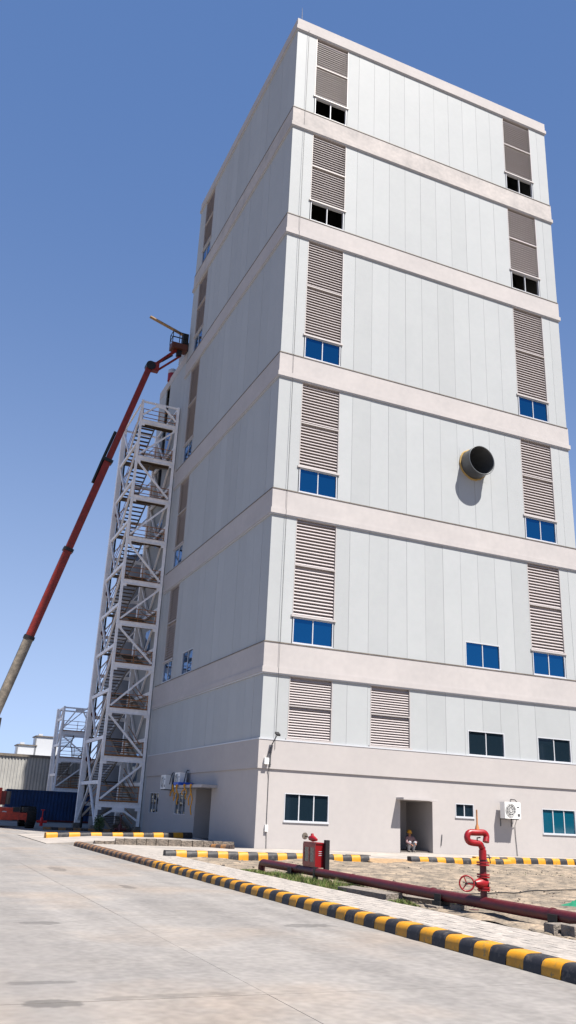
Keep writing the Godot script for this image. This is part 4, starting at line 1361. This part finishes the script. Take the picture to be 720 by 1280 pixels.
func build_person() -> void:
	var p := thing("person", "person in yellow helmet, dusky shirt and pale trousers crouching in the doorway", "person", Vector3(8.78, 0.09, -0.42))
	# crouching, turned a little to the left of the road, head bent down
	var hip := Vector3(0.08, 0.30, -0.16)
	var hl := hip + Vector3(-0.09, 0, 0)
	var hr := hip + Vector3(0.09, 0, 0.02)
	var kl := Vector3(-0.12, 0.46, 0.18)
	var kr := Vector3(0.20, 0.45, 0.18)
	var fl := Vector3(-0.10, 0.09, 0.02)
	var fr := Vector3(0.19, 0.09, 0.02)
	var chest := Vector3(0.0, 0.62, 0.0)
	var neck := Vector3(-0.07, 0.76, 0.07)
	var head := Vector3(-0.10, 0.90, 0.11)
	var sl := Vector3(-0.22, 0.68, 0.04)
	var sr := Vector3(0.16, 0.69, 0.02)
	var el := Vector3(-0.28, 0.47, 0.16)
	var er := Vector3(0.34, 0.50, 0.06)
	var wl := Vector3(-0.10, 0.36, 0.30)
	var wr := Vector3(0.16, 0.42, 0.26)
	var body := [
		[hip, chest, 0.13, 0.13, 0.06], [chest, neck, 0.12, 0.055, 0.05], [neck, head + Vector3(0, -0.03, 0), 0.052, 0.06, 0.03],
		[head + Vector3(0, 0.03, -0.01), head + Vector3(0, -0.05, 0.03), 0.092, 0.066, 0.03], [head + Vector3(0.0, -0.02, 0.1), head + Vector3(0.0, -0.035, 0.115), 0.012, 0.014, 0.015],
		[head + Vector3(-0.088, -0.01, 0), head + Vector3(-0.092, -0.03, 0), 0.014, 0.012, 0.01], [head + Vector3(0.088, -0.01, 0), head + Vector3(0.092, -0.03, 0), 0.014, 0.012, 0.01],
		[chest + Vector3(0, 0.05, 0), sl, 0.1, 0.062, 0.05], [chest + Vector3(0, 0.05, 0), sr, 0.1, 0.062, 0.05],
		[sl, el, 0.052, 0.042, 0.03], [el, wl, 0.04, 0.028, 0.02], [sr, er, 0.052, 0.042, 0.03], [er, wr, 0.04, 0.028, 0.02],
		[hl, kl, 0.092, 0.062, 0.04], [kl, fl, 0.06, 0.04, 0.03], [hr, kr, 0.092, 0.062, 0.04], [kr, fr, 0.06, 0.04, 0.03]]
	for s in [[wl, -1.0], [wr, 1.0]]:
		var w: Vector3 = s[0]
		var q: float = s[1]
		var palm := w + Vector3(-0.02 * q, -0.03, 0.07)
		body.append([w, palm, 0.026, 0.034, 0.015])
		for i in 4:
			var off := Vector3((i - 1.5) * 0.019, 0, 0)
			var l: float = [0.055, 0.068, 0.064, 0.05][i]
			var k1 := palm + off + Vector3(0, -0.012, l * 0.6)
			body.append([palm + off, k1, 0.0095, 0.009, 0.006])
			body.append([k1, k1 + Vector3(0, -l * 0.55, 0.006), 0.009, 0.008, 0.005])
		body.append([palm + Vector3(-0.03 * q, 0, -0.02), palm + Vector3(-0.055 * q, -0.015, 0.025), 0.011, 0.009, 0.006])
	put("body", p, nets(body, 0.014), mats["skin"])
	var shirt := [[hip + Vector3(0, 0.02, 0), chest, 0.15, 0.148, 0.06], [chest, neck + Vector3(0, -0.05, -0.02), 0.142, 0.075, 0.05], [chest + Vector3(0, 0.05, 0), sl, 0.115, 0.078, 0.05], [chest + Vector3(0, 0.05, 0), sr, 0.115, 0.078, 0.05],
		[sl, el, 0.068, 0.056, 0.03], [sr, er, 0.068, 0.056, 0.03], [el, el.lerp(wl, 0.75), 0.055, 0.042, 0.02], [er, er.lerp(wr, 0.75), 0.055, 0.042, 0.02]]
	put("shirt", p, nets(shirt, 0.02), mats["shirt"])
	var tr := [[hip, hip + Vector3(0, 0.08, 0.02), 0.142, 0.146, 0.05], [hl, kl, 0.108, 0.078, 0.04], [kl, fl + Vector3(0, 0.03, 0), 0.075, 0.06, 0.03], [hr, kr, 0.108, 0.078, 0.04], [kr, fr + Vector3(0, 0.03, 0), 0.075, 0.06, 0.03]]
	put("trousers", p, nets(tr, 0.02), mats["trousers"])
	for s in [fl, fr]:
		put("shoe", p, nets([[s + Vector3(0, -0.04, -0.03), s + Vector3(0.01, -0.05, 0.16), 0.048, 0.04, 0.03], [s + Vector3(0, 0.0, -0.02), s + Vector3(0, -0.03, 0.03), 0.045, 0.04, 0.02]], 0.015), mats["shoe"])
	var hm := new_st()
	hm.set_smooth_group(0)
	var hc := head + Vector3(0, 0.045, 0)
	var tilt := Basis(Vector3.RIGHT, 0.3)
	var pr := [Vector2(0.155, -0.012), Vector2(0.15, 0.0), Vector2(0.122, 0.008), Vector2(0.12, 0.05), Vector2(0.10, 0.095), Vector2(0.06, 0.125), Vector2(0.004, 0.135)]
	for i in pr.size() - 1:
		for k in 18:
			var f := func(v: Vector2, kk: int) -> Vector3:
				var a := TAU * kk / 18.0
				return hc + tilt * Vector3(cos(a) * v.x * 0.92, v.y, sin(a) * v.x * (1.12 if sin(a) > 0.0 else 1.0))
			quad(hm, f.call(pr[i], k), f.call(pr[i], k + 1), f.call(pr[i + 1], k + 1), f.call(pr[i + 1], k))
	put("helmet", p, done(hm), mats["helmet"])

# ------------------------------------------------------------------ main
func _ready() -> void:
	rng.seed = 20240611
	# camera
	var cam := Camera3D.new()
	cam.name = "camera"
	cam.position = Vector3(-15.782, 1.598, 39.251)
	cam.rotation_order = EULER_ORDER_YXZ
	cam.rotation_degrees = Vector3(19.9007, -23.0639, 2.6763)
	cam.fov = rad_to_deg(2.0 * atan(640.0 / 1045.27))
	cam.near = 0.1
	cam.far = 8000.0
	add_child(cam)
	cam.current = true
	# sky, exposure
	var env := Environment.new()
	env.background_mode = Environment.BG_SKY
	var sm := ProceduralSkyMaterial.new()
	sm.sky_top_color = Color(0.24, 0.338, 0.50)
	sm.sky_horizon_color = Color(0.565, 0.64, 0.755)
	sm.sky_curve = 0.19
	sm.ground_bottom_color = Color(0.45, 0.42, 0.38)
	sm.ground_horizon_color = Color(0.60, 0.60, 0.60)
	sm.sun_angle_max = 0.5
	var sky := Sky.new()
	sky.sky_material = sm
	env.sky = sky
	env.background_energy_multiplier = 1.0
	env.tonemap_mode = Environment.TONE_MAPPER_LINEAR
	env.tonemap_exposure = 2.25
	env.sdfgi_enabled = true
	env.ssao_enabled = true
	env.ssil_enabled = true
	var we := WorldEnvironment.new()
	we.name = "world_environment"
	we.environment = env
	add_child(we)
	# sun: high, from the right behind the camera
	var sun := DirectionalLight3D.new()
	sun.name = "sun"
	sun.light_color = Color(1.0, 0.975, 0.94)
	sun.light_energy = 1.6
	sun.light_angular_distance = 0.5
	sun.shadow_enabled = true
	add_child(sun)
	sun.look_at_from_position(Vector3.ZERO, Vector3(-0.44, -1.95, -1.0))
	make_materials()
	ground()
	landing()
	build_tower_block()
	build_rear_blocks()
	build_background()
	stair_tower("tall white steel stair tower with brown railings beside the building", Vector3(-3.12, 0, -21.5), [1.88, 4.9, 8.2, 11.42, 14.5, 17.66, 21.05, 24.42, 27.75, 30.93], 32.7, 2.98, 6.3, true)
	stair_tower("low white steel stair tower behind the blue container", Vector3(-1.55, 0, -50.2), [3.1, 6.0, 8.6], 11.1, 3.1, 3.4, false)
	build_riser()
	build_boom_lift()
	build_wall_lamp()
	make_ac("white air conditioner unit on the sunlit wall beside the curtained window", Vector3(14.57, 1.94, 0), 0.0)
	make_ac("white air conditioner on the shaded wall above the window farther from the canopy", Vector3(0, 2.78, -14.3), -PI / 2)
	make_ac("white air conditioner on the shaded wall directly beside the blue sheet on the canopy", Vector3(0, 2.86, -11.3), -PI / 2)
	build_fire_main()
	build_person()
	small_things()
